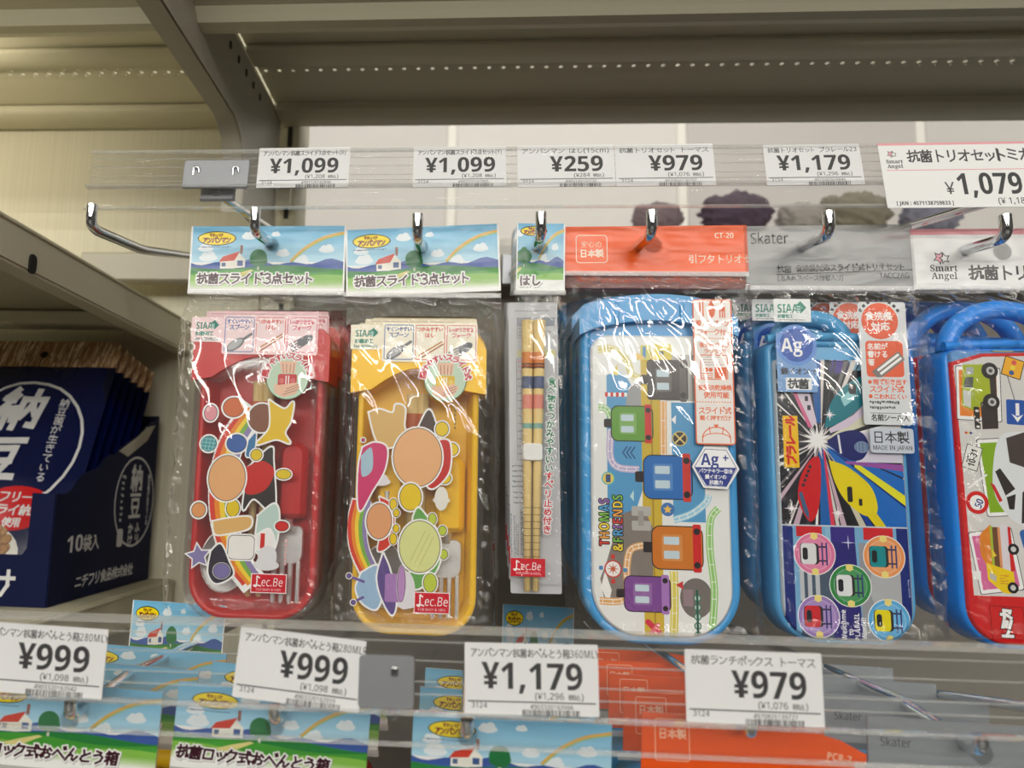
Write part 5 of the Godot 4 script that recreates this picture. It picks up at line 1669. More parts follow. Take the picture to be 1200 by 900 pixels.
# round sticker: two hands sliding a case open, red words round the upper edge
func roundel(p: Print, x: float, y: float, r: float, c: Color):
	p.disc(x, y, r, rgb8(44, 96, 62))
	p.disc(x, y, r - 0.9, rgb8(190, 214, 190))
	var skin := rgb8(232, 186, 158)
	var l := rgb8(80, 40, 36)
	p.poly(PackedVector2Array([Vector2(x - 10, y - r + 5), Vector2(x + 10, y - r + 5), Vector2(x + 8, y - 6), Vector2(x - 7, y - 6)]), skin)
	for k in 4:
		p.line([Vector2(x - 6 + k * 4.4, y - 17), Vector2(x - 5 + k * 3.8, y - 6)], 0.5, l)
	p.rounded(x - 11, y - 5, 22, 17, 2.5, c)
	p.rect(x - 2.2, y - 3, 1.4, 17, WHITE)
	p.rect(x + 0.8, y - 3, 1.4, 17, WHITE)
	p.oval(x - 6.5, y + 3, 3, 3.4, c.lightened(0.3))
	p.oval(x + 6.5, y + 3, 3, 3.4, c.lightened(0.3))
	p.poly(PackedVector2Array([Vector2(x - 15, y + 6), Vector2(x - 11, y + 8), Vector2(x + 10, y + 5), Vector2(x + 16, y + 8), Vector2(x + 10, y + 18), Vector2(x - 4, y + 22), Vector2(x - 14, y + 17)]), skin)
	for k in 3:
		p.line([Vector2(x - 4 + k * 2, y + 19 - k * 3.4), Vector2(x + 13, y + 13 - k * 3)], 0.5, l)
	var said := "開けやすいスライド式"
	for pass_ in 2:
		for i in said.length():
			var a := deg_to_rad(-168.0 + i * 17.4)
			p.push(Vector2(x, y) + Vector2(cos(a), sin(a)) * (r + 1.0), rad_to_deg(a) + 90.0)
			p.kana(said[i], -4.2, -4.8, 8.4, 3.6 if pass_ == 0 else 1.35, WHITE if pass_ == 0 else rgb8(200, 30, 50))
			p.pop()


func siaa(p: Print, x: float, y: float, w: float, plain := false):
	var g := rgb8(18, 128, 108)
	p.words("SIAA", x + w * 0.08, y + w * 0.40, w * 0.26, g, bold, 0.0, 0.80)
	p.poly(PackedVector2Array([Vector2(x + w * 0.62, y + w * 0.20), Vector2(x + w * 0.80, y + w * 0.04), Vector2(x + w * 0.98, y + w * 0.24), Vector2(x + w * 0.80, y + w * 0.42)]), g)
	for k in 3:
		p.rect(x + w * 0.68, y + w * (0.20 + 0.07 * k), w * 0.12, w * 0.03, Color(0.85, 0.95, 0.93))


func insert_card(w: float, h: float, tint: Color) -> ImageTexture:
	var p := page(0, 0, w, h, NONE)
	p.rounded(18, 0, w - 20, 24, 1, tint.darkened(0.06))
	p.line([Vector2(24, 3), Vector2(124, 3)], 0.7, rgb8(170, 120, 120))
	p.rounded(1, 7, 37, 29, 2, tint.lerp(WHITE, 0.35))
	siaa(p, 4, 9, 30)
	p.kana("抗菌加工", 6, 23.4, 5.4, 0.8, rgb8(18, 128, 108))
	p.words("for KOHKIN", 5, 34, 3.6, rgb8(18, 110, 96), bold)
	p.rounded(38, 4, 111, 46, 3, tint.lerp(WHITE, 0.3))
	var names := [["すくいやすい", "スプーン", rgb8(40, 80, 160)], ["つかみやすい", "はし", rgb8(214, 70, 60)], ["しっかりさせる", "フォーク", rgb8(214, 60, 90)]]
	for k in 3:
		var x := 40.5 + k * 36.4
		p.frame(x, 6.5, 34.5, 41, 3, 0.9, names[k][2].lerp(WHITE, 0.3), tint.lerp(WHITE, 0.45))
		p.kana(names[k][0], x + 2, 9, 5.4, 0.75, names[k][2], 30.0 / (kana_width(names[k][0]) * 5.4))
		p.kana(names[k][1], x + 17 - kana_width(names[k][1]) * 3.0, 15.5, 6, 0.8, names[k][2])
	p.push(Vector2(58, 36), -35.0)
	p.oval(-5, 0, 12, 5.6, rgb8(120, 122, 126))
	p.oval(-5, -0.6, 10, 4, rgb8(176, 178, 182))
	p.rect(6, -1.6, 12, 3.2, rgb8(120, 122, 126))
	p.pop()
	p.line([Vector2(82, 42), Vector2(108, 26)], 1.6, rgb8(196, 130, 70))
	p.line([Vector2(84, 45), Vector2(109, 29)], 1.6, rgb8(170, 104, 60))
	p.push(Vector2(131, 35), -30.0)
	p.oval(4, 0, 10, 5, rgb8(96, 98, 106))
	for k in 4:
		p.rect(-15, -5.0 + k * 2.9, 16, 1.5, rgb8(96, 98, 106))
	p.pop()
	return p.tex()


func chopstick_card(x: float, y: float, w: float, h: float) -> ImageTexture:
	var p := page(x, y, w, h, rgb8(190, 192, 197))
	p.tiny(605, 357, 45, 1, 3, 1.2, rgb8(120, 124, 132), 2)
	p.rect(607, 366, 46, 10, rgb8(132, 138, 150))
	p.frame(607, 376, 46, 15, 1, 0.6, rgb8(110, 114, 124), rgb8(190, 192, 197))
	p.tiny(609, 379, 40, 3, 4, 1.4, rgb8(96, 100, 108), 3)
	p.rect(607, 406, 46, 8, rgb8(206, 204, 140))
	p.frame(606, 416, 48, 122, 1, 0.6, rgb8(110, 114, 124), rgb8(188, 190, 195))
	p.tiny(608, 419, 14, 3, 6, 2.2, rgb8(208, 130, 136), 5)
	p.tiny(607, 440, 15, 11, 9, 1.6, rgb8(116, 120, 126), 6)
	p.tiny(600, 544, 18, 5, 6, 2.0, rgb8(116, 120, 126), 7)
	p.tiny(601, 575, 16, 3, 6, 2.0, rgb8(116, 120, 126), 8)
	for k in 26:
		p.rect(609, 596 + k * 2.0, 11, [0.7, 1.2, 0.9][k * 7 % 3], rgb8(96, 100, 106))
	p.push(Vector2(607, 648), -90.0)
	p.words("4903320163720", 0, 0, 3.6, rgb8(70, 74, 80), regular)
	p.tiny(-2, -9, 52, 2, 3.4, 1.2, rgb8(110, 114, 120), 9)
	p.pop()
	return p.tex()


func chopstick_words() -> ImageTexture:
	var p := page(0, 0, 36, 372, NONE, 3.0)
	for pass_ in 2:
		var c := [[WHITE, 6.0], [rgb8(8, 116, 78), 2.6]]
		p.kana("食べ物をつかみやすいい", 8, 4, 20, c[pass_][1], c[pass_][0], 1.0, true)
		c = [[WHITE, 6.0], [rgb8(196, 30, 50), 2.6]]
		p.kana("すべり止め付き", 8, 226, 20, c[pass_][1], c[pass_][0], 1.0, true)
	return p.tex()


func header_orange() -> ImageTexture:
	var p := page(661, 265, 214, 55, rgb8(246, 92, 12))
	var w := rgb8(252, 226, 206)
	p.frame(674, 275, 37.5, 33, 4, 1.0, w, rgb8(246, 92, 12))
	p.kana("安心の", 680, 282, 8.4, 0.7, w)
	p.kana("日本製", 678.5, 292, 9.4, 1.5, w)
	p.words("CT-20", 837, 280, 6.2, w, bold)
	p.kana("引フタトリオセット", 806, 299, 10.5, 1.1, w)
	return p.tex()


func header_orange_low() -> ImageTexture:
	var p := page(752, 834, 263, 91, rgb8(240, 88, 22))
	var w := rgb8(250, 190, 160)
	p.frame(768, 850, 41, 44, 3, 1.0, w, rgb8(240, 88, 22))
	p.kana("日本製", 772, 860, 11, 1.5, w)
	p.push(Vector2(966, 884), 8.0)
	p.words("PCR-7", 0, 0, 7.5, w, bold)
	p.pop()
	return p.tex()


func orange_label() -> ImageTexture:
	var c := rgb8(226, 96, 40)
	var pale := rgb8(238, 232, 228)
	var p := page(811, 351, 46, 169, NONE)
	p.frame(811, 351, 46, 169, 4, 1.4, c, pale)
	for k in 2:
		p.rect(819 + k * 3.4, 353, 1.8, 20, c)
	p.oval(833, 364, 4.6, 9, c)
	p.rect(831.6, 353, 2.8, 8, c)
	p.rect(844.5, 353, 3, 10, c)
	for k in 3:
		p.rect(842.6 + k * 2.6, 361, 1.5, 12, c)
	p.rect(842.6, 360, 6.7, 5, c)
	p.kana("箸・スプーン", 814.5, 376, 7.6, 0.95, c, 0.86)
	p.kana("フォーク付", 816, 386, 7.6, 0.95, c, 0.92)
	for k in 13:
		p.disc(814 + k * 3.2, 397.3, 0.7, c)
	p.kana("後かたづけが", 818, 402, 6.2, 0.75, c, 0.95)
	p.kana("ラクラク!", 823, 409.5, 6, 0.75, c)
	p.frame(818.5, 416.5, 32, 29, 2, 1, c, pale)
	p.tiny(821, 419, 26, 4, 3, 0.9, rgb8(150, 120, 110), 3)
	p.rect(835, 431, 14, 13, c)
	p.disc(825, 434, 2.6, c)
	p.disc(830.5, 434, 2.4, c)
	for k in 3:
		p.rect(820, 438 + k * 2.4, 13, 0.9, c)
	p.kana("食器洗乾燥機", 815, 451.5, 6.6, 0.8, c)
	p.kana("使用可能", 821.5, 459.5, 7.4, 0.95, c)
	for k in 13:
		p.disc(814 + k * 3.2, 471.3, 0.7, c)
	p.kana("スライド式", 815, 477, 8.2, 1.0, c, 0.92)
	p.kana("軽く押すだけ", 816.5, 486.6, 6.0, 0.75, c)
	p.line(p.arc(835, 513, 16, 13, 180, 360), 1.1, c)
	p.line(p.arc(835, 513, 16, 6, 180, 360), 0.9, c)
	p.line([Vector2(819, 513), Vector2(819, 517)], 1.1, c)
	p.line([Vector2(851, 513), Vector2(851, 517)], 1.1, c)
	p.line([Vector2(828, 507), Vector2(827, 500)], 1.0, c)
	p.line([Vector2(842, 507), Vector2(843, 500)], 1.0, c)
	p.poly(PackedVector2Array([Vector2(832, 497), Vector2(838, 497), Vector2(835, 501.5)]), c)
	return p.tex()


func hexagon_label() -> ImageTexture:
	var p := page(808, 523, 56, 51, NONE)
	var six := func(r: float) -> PackedVector2Array:
		var o := PackedVector2Array()
		for k in 6:
			var a := deg_to_rad(60.0 * k + 2.0)
			o.append(Vector2(836, 548.5) + Vector2(cos(a) * r * 1.08, sin(a) * r * 1.08))
		return o
	p.poly(six.call(25.5), WHITE)
	p.poly(six.call(23.0), rgb8(22, 48, 124))
	p.poly(six.call(22.4), rgb8(244, 244, 246))
	var low := PackedVector2Array([Vector2(812, 548), Vector2(860, 548), Vector2(848, 569.6), Vector2(824.5, 568.6)])
	p.poly(low, rgb8(22, 48, 138))
	p.words("Ag", 819, 545.5, 13.2, rgb8(22, 48, 138), bold, 0.0, 0.95)
	p.words("+", 844, 542, 10, rgb8(22, 48, 138), bold)
	p.kana("バクテキラー配合", 816.4, 549.6, 5.2, 0.75, WHITE, 0.95)
	p.kana("銀イオンの", 823.5, 556.2, 5.4, 0.8, WHITE, 0.92)
	p.kana("抗菌力", 828, 562.6, 5.4, 0.8, WHITE)
	return p.tex()


# toy track: a coloured band with white rails and sleepers
func track(p: Print, pts: Array, w: float, c: Color):
	var path: Array = p.curve(pts, 10)
	p.line(path, w, c, false)
	for s in [-0.25, 0.25]:
		var q := []
		for i in path.size():
			var dir: Vector2 = (path[mini(i + 1, path.size() - 1)] - path[maxi(i - 1, 0)]).normalized()
			q.append(path[i] + dir.orthogonal() * w * s)
		p.line(q, 0.8, rgb8(244, 244, 240))
	for i in range(0, path.size(), 4):
		var dir: Vector2 = (path[mini(i + 1, path.size() - 1)] - path[maxi(i - 1, 0)]).normalized().orthogonal()
		p.line([path[i] - dir * w * 0.3, path[i] + dir * w * 0.3], 0.8, rgb8(244, 244, 240))


# plain toy wagon lying on its side: body, bumper bar, chimney
func wagon(p: Print, x: float, y: float, w: float, h: float, body: Color, bumper: Color, round_end := true):
	var dark := rgb8(48, 42, 44)
	p.rounded(x - w / 2 - w * 0.16, y - h * 0.12, w * 0.22, h * 0.24, 2, dark)
	p.rounded(x - w / 2, y - h / 2, w, h, h * 0.2 if round_end else 4.0, dark)
	p.rounded(x - w / 2 + 1.2, y - h / 2 + 1.2, w - 2.4, h - 2.4, h * 0.18 if round_end else 3.4, body)
	p.rounded(x - w * 0.30, y - h * 0.30, w * 0.40, h * 0.6, 3, body.lightened(0.18))
	for s in [-1.0, 1.0]:
		p.rounded(x - w * 0.26, y + s * h * 0.16 - h * 0.09, w * 0.30, h * 0.18, 1.6, rgb8(196, 216, 226))
	p.rounded(x + w * 0.30, y - h * 0.54, w * 0.16, h * 1.08, 2, bumper)
	for s in [-1.0, 1.0]:
		p.disc(x + w * 0.38, y + s * h * 0.38, h * 0.075, dark)


func rail_lid(x: float, y: float, w: float, h: float) -> ImageTexture:
	var p := page(x, y, w, h, rgb8(232, 234, 232))
	var blue := rgb8(88, 156, 204)
	p.poly(PackedVector2Array([Vector2(708, 424), Vector2(722, 418), Vector2(734, 426), Vector2(752, 460), Vector2(752, 570), Vector2(740, 606), Vector2(708, 606)]), blue)
	p.rect(790, 458, 40, 150, blue)
	p.rect(752, 392, 24, 360, rgb8(206, 178, 62))
	p.rect(764, 392, 2, 360, rgb8(170, 140, 50))
	p.rect(776, 396, 56, 60, rgb8(176, 176, 172))
	p.poly(PackedVector2Array([Vector2(736, 440), Vector2(752, 430), Vector2(752, 470), Vector2(732, 462)]), rgb8(158, 160, 162))
	p.poly(PackedVector2Array([Vector2(706, 660), Vector2(712, 640), Vector2(726, 600), Vector2(752, 590), Vector2(766, 620), Vector2(762, 700), Vector2(704, 712), Vector2(698, 680)]), rgb8(132, 124, 118))
	p.poly(PackedVector2Array([Vector2(699, 690), Vector2(708, 712), Vector2(712, 694), Vector2(704, 670)]), rgb8(240, 240, 238))
	p.oval(816, 700, 20, 24, rgb8(118, 112, 108))
	p.rect(800, 690, 12, 20, rgb8(150, 130, 136))
	# tracks
	track(p, [Vector2(697, 391), Vector2(716, 389), Vector2(734, 404), Vector2(742, 424), Vector2(760, 428)], 9, rgb8(214, 202, 112))
	track(p, [Vector2(697, 466), Vector2(708, 468), Vector2(716, 484)], 9, rgb8(156, 206, 132))
	track(p, [Vector2(713, 494), Vector2(712, 528), Vector2(722, 542), Vector2(748, 544)], 9, rgb8(194, 180, 216))
	track(p, [Vector2(780, 456), Vector2(779, 524)], 9, rgb8(232, 176, 110))
	track(p, [Vector2(790, 606), Vector2(812, 598), Vector2(830, 584), Vector2(834, 574)], 9, rgb8(160, 208, 228))
	track(p, [Vector2(846, 590), Vector2(836, 604), Vector2(834, 640), Vector2(838, 690), Vector2(834, 738)], 9, rgb8(150, 206, 118))
	track(p, [Vector2(752, 638), Vector2(736, 644), Vector2(731, 666), Vector2(731, 690), Vector2(724, 706), Vector2(697, 707)], 9, rgb8(226, 172, 108))
	track(p, [Vector2(789, 668), Vector2(789, 710), Vector2(787, 752)], 10, rgb8(222, 210, 92))
	# small scenery: lighthouse, bridge, plane, boats, signs
	for k in 4:
		p.rect(706 + k * 7, 446, 3.6, 6, rgb8(206, 60, 60))
		p.rect(709.6 + k * 7, 446.5, 3.4, 5, WHITE)
	p.poly(PackedVector2Array([Vector2(716, 423), Vector2(722, 408), Vector2(723, 424)]), rgb8(232, 214, 120))
	p.poly(PackedVector2Array([Vector2(790, 480), Vector2(796, 474), Vector2(795, 486)]), WHITE)
	p.poly(PackedVector2Array([Vector2(736, 578), Vector2(741, 570), Vector2(741, 584)]), rgb8(190, 224, 226))
	p.rounded(738, 590, 24, 12, 2, rgb8(180, 178, 174))
	p.rounded(738, 608, 24, 12, 2, rgb8(180, 178, 174))
	p.rect(746, 596, 7, 18, rgb8(160, 158, 154))
	p.disc(709, 556, 8.5, rgb8(90, 186, 190))
	p.disc(709, 556, 7, rgb8(232, 208, 110))
	p.rect(706, 551, 6, 10, rgb8(70, 90, 130))
	p.disc(800, 504, 9.5, rgb8(214, 190, 100))
	p.disc(800, 504, 8.2, rgb8(66, 60, 70))
	p.line([Vector2(794, 498), Vector2(806, 510)], 2, rgb8(226, 206, 120))
	p.line([Vector2(806, 498), Vector2(794, 510)], 2, rgb8(226, 206, 120))
	p.disc(783, 593, 8.5, rgb8(72, 120, 180))
	p.star(783, 593, 5.6, 0.5, 5, rgb8(238, 190, 90))
	p.disc(714, 668, 11, rgb8(196, 70, 60))
	p.disc(714, 668, 9.2, rgb8(240, 238, 236))
	p.star(714, 668, 7.6, 0.28, 8, rgb8(196, 90, 50))
	for s in [[714, 653], [714, 683]]:
		p.rounded(s[0] - 2.4, s[1] - 2.6, 4.8, 5.2, 1.2, rgb8(206, 60, 56))
	for s in [[699, 667], [729, 669]]:
		p.rounded(s[0] - 2.6, s[1] - 2.4, 5.2, 4.8, 1.2, rgb8(84, 140, 196))
	for k in 5:
		p.disc(817, 700 + k * 11, 4.6, rgb8(70, 128, 110))
		p.disc(817, 700 + k * 11, 3.2, rgb8(200, 212, 200))
	p.rect(815.6, 690, 2.6, 60, rgb8(40, 96, 80))
	p.poly(PackedVector2Array([Vector2(791, 685), Vector2(800, 680), Vector2(800, 690)]), rgb8(206, 60, 60))
	p.push(Vector2(764, 738), 42.0)
	p.rounded(-14, -4, 24, 7, 3, rgb8(210, 60, 80))
	p.rounded(-2, -9, 5, 18, 2, rgb8(226, 120, 130))
	p.pop()
	p.rounded(770, 382, 22, 22, 2, rgb8(222, 204, 92))
	p.rounded(752, 384, 13, 19, 2, rgb8(206, 204, 110))
	p.rect(755, 386, 4, 15, rgb8(86, 140, 190))
	p.disc(779, 394, 3, rgb8(120, 120, 116))
	p.poly(PackedVector2Array([Vector2(741, 402), Vector2(748, 394), Vector2(758, 400), Vector2(752, 404)]), rgb8(236, 200, 110))
	for k in 3:
		p.line([Vector2(733 + k * 5, 516), Vector2(728 + k * 5, 523), Vector2(733 + k * 5, 530)], 1.6, rgb8(52, 84, 130))
	# plain wagons stand in for the figures
	wagon(p, 786, 429, 52, 52, rgb8(70, 62, 62), rgb8(92, 84, 82), false)
	wagon(p, 740, 486, 54, 46, rgb8(104, 158, 66), rgb8(206, 54, 54))
	wagon(p, 784, 553, 62, 56, rgb8(50, 112, 186), rgb8(206, 62, 54))
	wagon(p, 794, 640, 64, 54, rgb8(206, 120, 44), rgb8(206, 44, 44))
	wagon(p, 756, 697, 58, 44, rgb8(126, 76, 150), rgb8(168, 120, 190))
	# coloured words running up the left side
	var cols := [rgb8(214, 70, 62), rgb8(236, 168, 84), rgb8(240, 212, 70), rgb8(126, 190, 84), rgb8(84, 164, 216), rgb8(150, 108, 180)]
	var lines := [["THOMAS", 709.5, 640.0, 12.0, [0, 1, 2, 3, 4, 5]], ["&FRIENDS", 726.5, 646.5, 12.0, [2, 3, 4, 5, 0, 1, 2, 3]]]
	for pass_ in 2:
		for l in lines:
			var at_ := 0.0
			p.push(Vector2(l[1], l[2]), -90.0)
			for i in l[0].length():
				var ch: String = l[0][i]
				if pass_ == 0:
					for q in [[-1.1, 0.0], [1.1, 0.0], [0.0, 1.1], [0.0, -1.1], [0.8, 0.8], [-0.8, -0.8], [0.8, -0.8], [-0.8, 0.8]]:
						p.words(ch, at_ + q[0], q[1], l[3], rgb8(40, 32, 34), bold, 0.0, 0.82)
				at_ += p.words(ch, at_, 0, l[3], rgb8(40, 32, 34) if pass_ == 0 else cols[l[4][i]], bold, 0.0, 0.82) + 0.5
			p.pop()
	return p.tex()


func header_clear(_w: float, _h: float) -> ImageTexture:
	var p := page(872, 264, 198, 74, Color(0.80, 0.81, 0.81, 0.42))
	p.words("Skater", 879, 285, 12.6, INK, regular, 0.0, 0.92)
	p.kana("抗菌", 909, 311, 8.6, 0.95, INK)
	p.kana("食洗機対応スライド式トリオセット", 931, 310.4, 8.4, 0.95, INK, 0.96, false, 0.0, -0.012)
	p.line([Vector2(908, 321.5), Vector2(1068, 317)], 0.7, INK)
	p.words("(", 909, 328.5, 6.4, INK, regular)
	p.kana("名入れスペース付箸入り", 912, 322.4, 6.6, 0.7, INK)
	p.words(")", 983.5, 328.5, 6.4, INK, regular)
	p.words("TACC2AG", 1028, 326.5, 6.0, INK, regular)
	return p.tex()


func header_clear_low() -> ImageTexture:
	var p := page(1016, 846, 220, 72, Color(0.58, 0.60, 0.62, 0.88))
	p.words("Skater", 1030, 880, 10.5, rgb8(70, 72, 76), regular, 0.0, 0.9)
	return p.tex()


func dull(m: StandardMaterial3D) -> StandardMaterial3D:
	m.metallic_specular = 0.25
	return m


func film_print(tex: Texture2D) -> StandardMaterial3D:
	var m := printed(tex, 0.18)
	m.transparency = BaseMaterial3D.TRANSPARENCY_ALPHA
	m.cull_mode = BaseMaterial3D.CULL_DISABLED
	m.normal_enabled = true
	m.normal_texture = M.wavy
	m.normal_scale = 0.6
	return m


func silver_label() -> ImageTexture:
	var p := page(905, 352, 48, 108, NONE)
	p.rect(905, 352, 43, 27, rgb8(226, 230, 230))
	siaa(p, 906, 353, 38)
	p.kana("抗菌加工", 909, 370, 4.6, 0.6, rgb8(18, 128, 108))
	p.tiny(910, 376, 34, 1, 2, 1.3, rgb8(120, 130, 130), 2)
	p.rounded(906, 392, 46, 68, 2, rgb8(120, 162, 214))
	p.disc(929.5, 406, 23.8, rgb8(96, 146, 218))
	p.disc(929.5, 406, 19.5, rgb8(24, 82, 178))
	p.words("Ag", 911.5, 414, 15.5, WHITE, bold, 0.0, 0.98)
	p.words("+", 941, 404, 11, WHITE, bold)
	p.kana("銀イオン", 910.5, 432, 8.4, 1.1, rgb8(20, 24, 40))
	p.kana("で", 945, 434, 6.6, 0.9, rgb8(20, 24, 40))
	p.rounded(915.5, 443.5, 30, 14, 2, rgb8(240, 242, 244))
	p.kana("抗菌", 918, 444.6, 12, 1.7, rgb8(20, 24, 34))
	return p.tex()


func feature_label() -> ImageTexture:
	var p := page(1004, 352, 58, 180, NONE)
	var o := rgb8(228, 84, 30)
	p.rounded(1005, 355, 56, 143, 3, rgb8(214, 218, 222))
	p.disc(1030, 377.5, 21.5, o)
	p.kana("食洗機", 1013, 366.5, 10.6, 1.4, WHITE, 1.02)
	p.kana("対応", 1019.5, 378.6, 11, 1.5, WHITE)
	for i in 9:
		var a := deg_to_rad(-150.0 + i * 15.0)
		p.push(Vector2(1030, 377.5) + Vector2(cos(a), sin(a)) * 25.0, rad_to_deg(a) + 90.0)
		p.rect(-1.8, -2, 3.6, 3.6, rgb8(40, 40, 44))
		p.pop()
	p.rounded(1011.5, 401, 43.5, 42, 4, o)
	p.push(Vector2(1030, 440), -37.0)
	p.rounded(-8, -10, 40, 12, 1, rgb8(120, 116, 112))
	p.rect(-2, -8.4, 32, 3, rgb8(244, 244, 244))
	p.rect(-2, -3.4, 32, 3, rgb8(244, 244, 244))
	p.pop()
	p.poly(PackedVector2Array([Vector2(1011, 443.4), Vector2(1060, 443.4), Vector2(1060, 450), Vector2(1011, 450)]), rgb8(214, 218, 222))
	p.kana("名前が", 1013.5, 403.5, 8, 1.0, WHITE)
	p.kana("書ける", 1013.5, 412.5, 8, 1.0, WHITE)
	p.kana("箸", 1013.5, 422, 8, 1.0, WHITE)
	p.disc(1014.5, 449, 2.2, o)
	p.kana("指で引き出す", 1018, 445.4, 6.6, 0.9, o)
	p.kana("スライド式", 1013.5, 453, 8, 1.1, o)
	p.disc(1014.5, 465.5, 2.2, o)
	p.kana("こわれにくい", 1018, 462.4, 6.4, 0.9, o)
	p.tiny(1013, 471, 43, 2, 6, 3.4, rgb8(60, 60, 64), 8)
	p.rect(1013, 484.4, 44, 0.7, INK)
	p.kana("名前シール入", 1013.5, 486, 8, 0.95, INK, 0.92)
	p.rounded(1011, 502, 50, 28, 3, rgb8(196, 204, 216))
	p.kana("日本製", 1013.5, 505, 14.2, 1.25, INK)
	p.words("MADE IN JAPAN", 1013.5, 526.5, 4.9, INK, regular, 0.0, 0.94)
	return p.tex()


func train_lid(x: float, y: float, w: float, h: float) -> ImageTexture:
	var p := page(x, y, w, h, rgb8(190, 200, 206))
	var pale := rgb8(190, 200, 206)
	p.rect(912, 424, 144, 197, rgb8(34, 34, 42))
	# upper strip with two purple grips
	p.rect(912, 424, 144, 12, rgb8(130, 178, 206))
	p.rounded(955, 424, 46, 18, 3, rgb8(56, 56, 80))
	p.rounded(964, 424, 13.5, 15, 3, rgb8(70, 52, 140))
	p.rounded(979.5, 424, 13.5, 15, 3, rgb8(70, 52, 140))
	var c := Vector2(962, 523)
	var r := RandomNumberGenerator.new()
	r.seed = 21
	# burst of light streaks from one far point (printed picture)
	for k in 70:
		var a := TAU * k / 70.0 + r.randf_range(-0.04, 0.04)
		var wd := r.randf_range(0.008, 0.035)
		var col: Color = [rgb8(110, 106, 112), rgb8(214, 208, 204), rgb8(60, 58, 66), rgb8(196, 170, 184), rgb8(236, 236, 236), rgb8(30, 30, 36)][r.randi() % 6]
		if cos(a) > 0.3 and sin(a) > 0.0:
			col = [rgb8(20, 60, 150), rgb8(30, 110, 196), rgb8(216, 210, 40), rgb8(14, 34, 96), rgb8(200, 196, 176)][r.randi() % 5]
		p.poly(PackedVector2Array([c, c + Vector2(cos(a - wd), sin(a - wd)) * 190.0, c + Vector2(cos(a + wd), sin(a + wd)) * 190.0]), col)
	p.poly(PackedVector2Array([Vector2(958, 500), Vector2(963, 500), Vector2(965, 421), Vector2(951, 421)]), rgb8(30, 96, 170))
	p.poly(PackedVector2Array([Vector2(959, 530), Vector2(964, 530), Vector2(970, 622), Vector2(957, 622)]), rgb8(30, 96, 170))
	p.poly(PackedVector2Array([Vector2(964, 530), Vector2(966, 530), Vector2(974, 622), Vector2(969, 622)]), rgb8(216, 60, 84))
	p.poly(PackedVector2Array([c, Vector2(1058, 566), Vector2(1058, 622), Vector2(1030, 622)]), rgb8(28, 104, 190))
	p.poly(PackedVector2Array([c, Vector2(1058, 590), Vector2(1058, 600)]), rgb8(14, 40, 110))
	p.poly(PackedVector2Array([Vector2(1000, 545), Vector2(1058, 585), Vector2(1058, 597), Vector2(1000, 552)]), rgb8(226, 222, 40))
	p.poly(PackedVector2Array([Vector2(990, 545), Vector2(1058, 548), Vector2(1058, 556), Vector2(990, 548)]), rgb8(150, 80, 160))
	p.poly(PackedVector2Array([c, Vector2(1058, 460), Vector2(1058, 486)]), rgb8(216, 214, 190))
	p.star(c.x - 4, c.y - 2, 24, 0.34, 15, rgb8(214, 208, 210))
	p.star(c.x - 4, c.y - 2, 17, 0.4, 11, WHITE)
	# trains
	p.poly(PackedVector2Array([Vector2(929, 436), Vector2(945, 432), Vector2(958, 498), Vector2(953, 506), Vector2(938, 470)]), rgb8(218, 204, 220))
	p.poly(PackedVector2Array([Vector2(929, 436), Vector2(938, 470), Vector2(953, 506), Vector2(948, 506), Vector2(932, 466)]), rgb8(214, 110, 150))
	for k in 4:
		p.rect(940 + k * 2.6, 446 + k * 11, 4, 6, rgb8(60, 58, 70))
	p.poly(PackedVector2Array(p.curve([Vector2(967, 506), Vector2(974, 480), Vector2(986, 462), Vector2(1004, 448), Vector2(1022, 442), Vector2(1024, 466), Vector2(1002, 488), Vector2(980, 502), Vector2(967, 506)])), rgb8(24, 122, 138))
	p.poly(PackedVector2Array([Vector2(972, 507), Vector2(1002, 490), Vector2(1024, 468), Vector2(1024, 482), Vector2(996, 504), Vector2(974, 512)]), rgb8(214, 200, 220))
	p.poly(PackedVector2Array([Vector2(988, 470), Vector2(1004, 456), Vector2(1008, 460), Vector2(1000, 474), Vector2(992, 480)]), rgb8(150, 206, 214))
	p.rounded(998, 452, 9, 13, 3, rgb8(34, 40, 46))
	p.poly(PackedVector2Array([Vector2(1008, 510), Vector2(1058, 514), Vector2(1058, 546), Vector2(1002, 546)]), rgb8(214, 210, 226))
	p.poly(PackedVector2Array(p.curve([Vector2(969, 522), Vector2(984, 512), Vector2(1002, 508), Vector2(1014, 514), Vector2(1018, 528), Vector2(1010, 542), Vector2(996, 544), Vector2(982, 536), Vector2(969, 522)])), rgb8(26, 34, 104))
	p.oval(1010, 528, 9, 7, rgb8(120, 142, 176))
	for k in 3:
		p.line([Vector2(1003 + k * 4, 523), Vector2(1003 + k * 4, 533)], 0.7, rgb8(40, 44, 70))
	p.line([Vector2(983, 515), Vector2(985, 535)], 2.4, rgb8(226, 226, 230))
	p.poly(PackedVector2Array(p.curve([Vector2(952, 541), Vector2(960, 544), Vector2(959, 580), Vector2(954, 606), Vector2(946, 617), Vector2(938, 608), Vector2(932, 590), Vector2(935, 568), Vector2(944, 550), Vector2(952, 541)])), rgb8(204, 32, 38))
	p.poly(PackedVector2Array([Vector2(933, 584), Vector2(937, 582), Vector2(944, 606), Vector2(944, 615), Vector2(938, 606)]), rgb8(70, 96, 130))
	for k in 5:
		p.push(Vector2(939 + k * 2.2, 574 - k * 5.4), -62.0)
		p.rect(-2, -1.6, 3.8, 3.2, rgb8(44, 46, 56))
		p.pop()
	p.poly(PackedVector2Array(p.curve([Vector2(970, 544), Vector2(992, 552), Vector2(1016, 572), Vector2(1024, 592), Vector2(1022, 606), Vector2(1008, 608), Vector2(988, 592), Vector2(976, 570), Vector2(970, 544)])), rgb8(228, 208, 22))
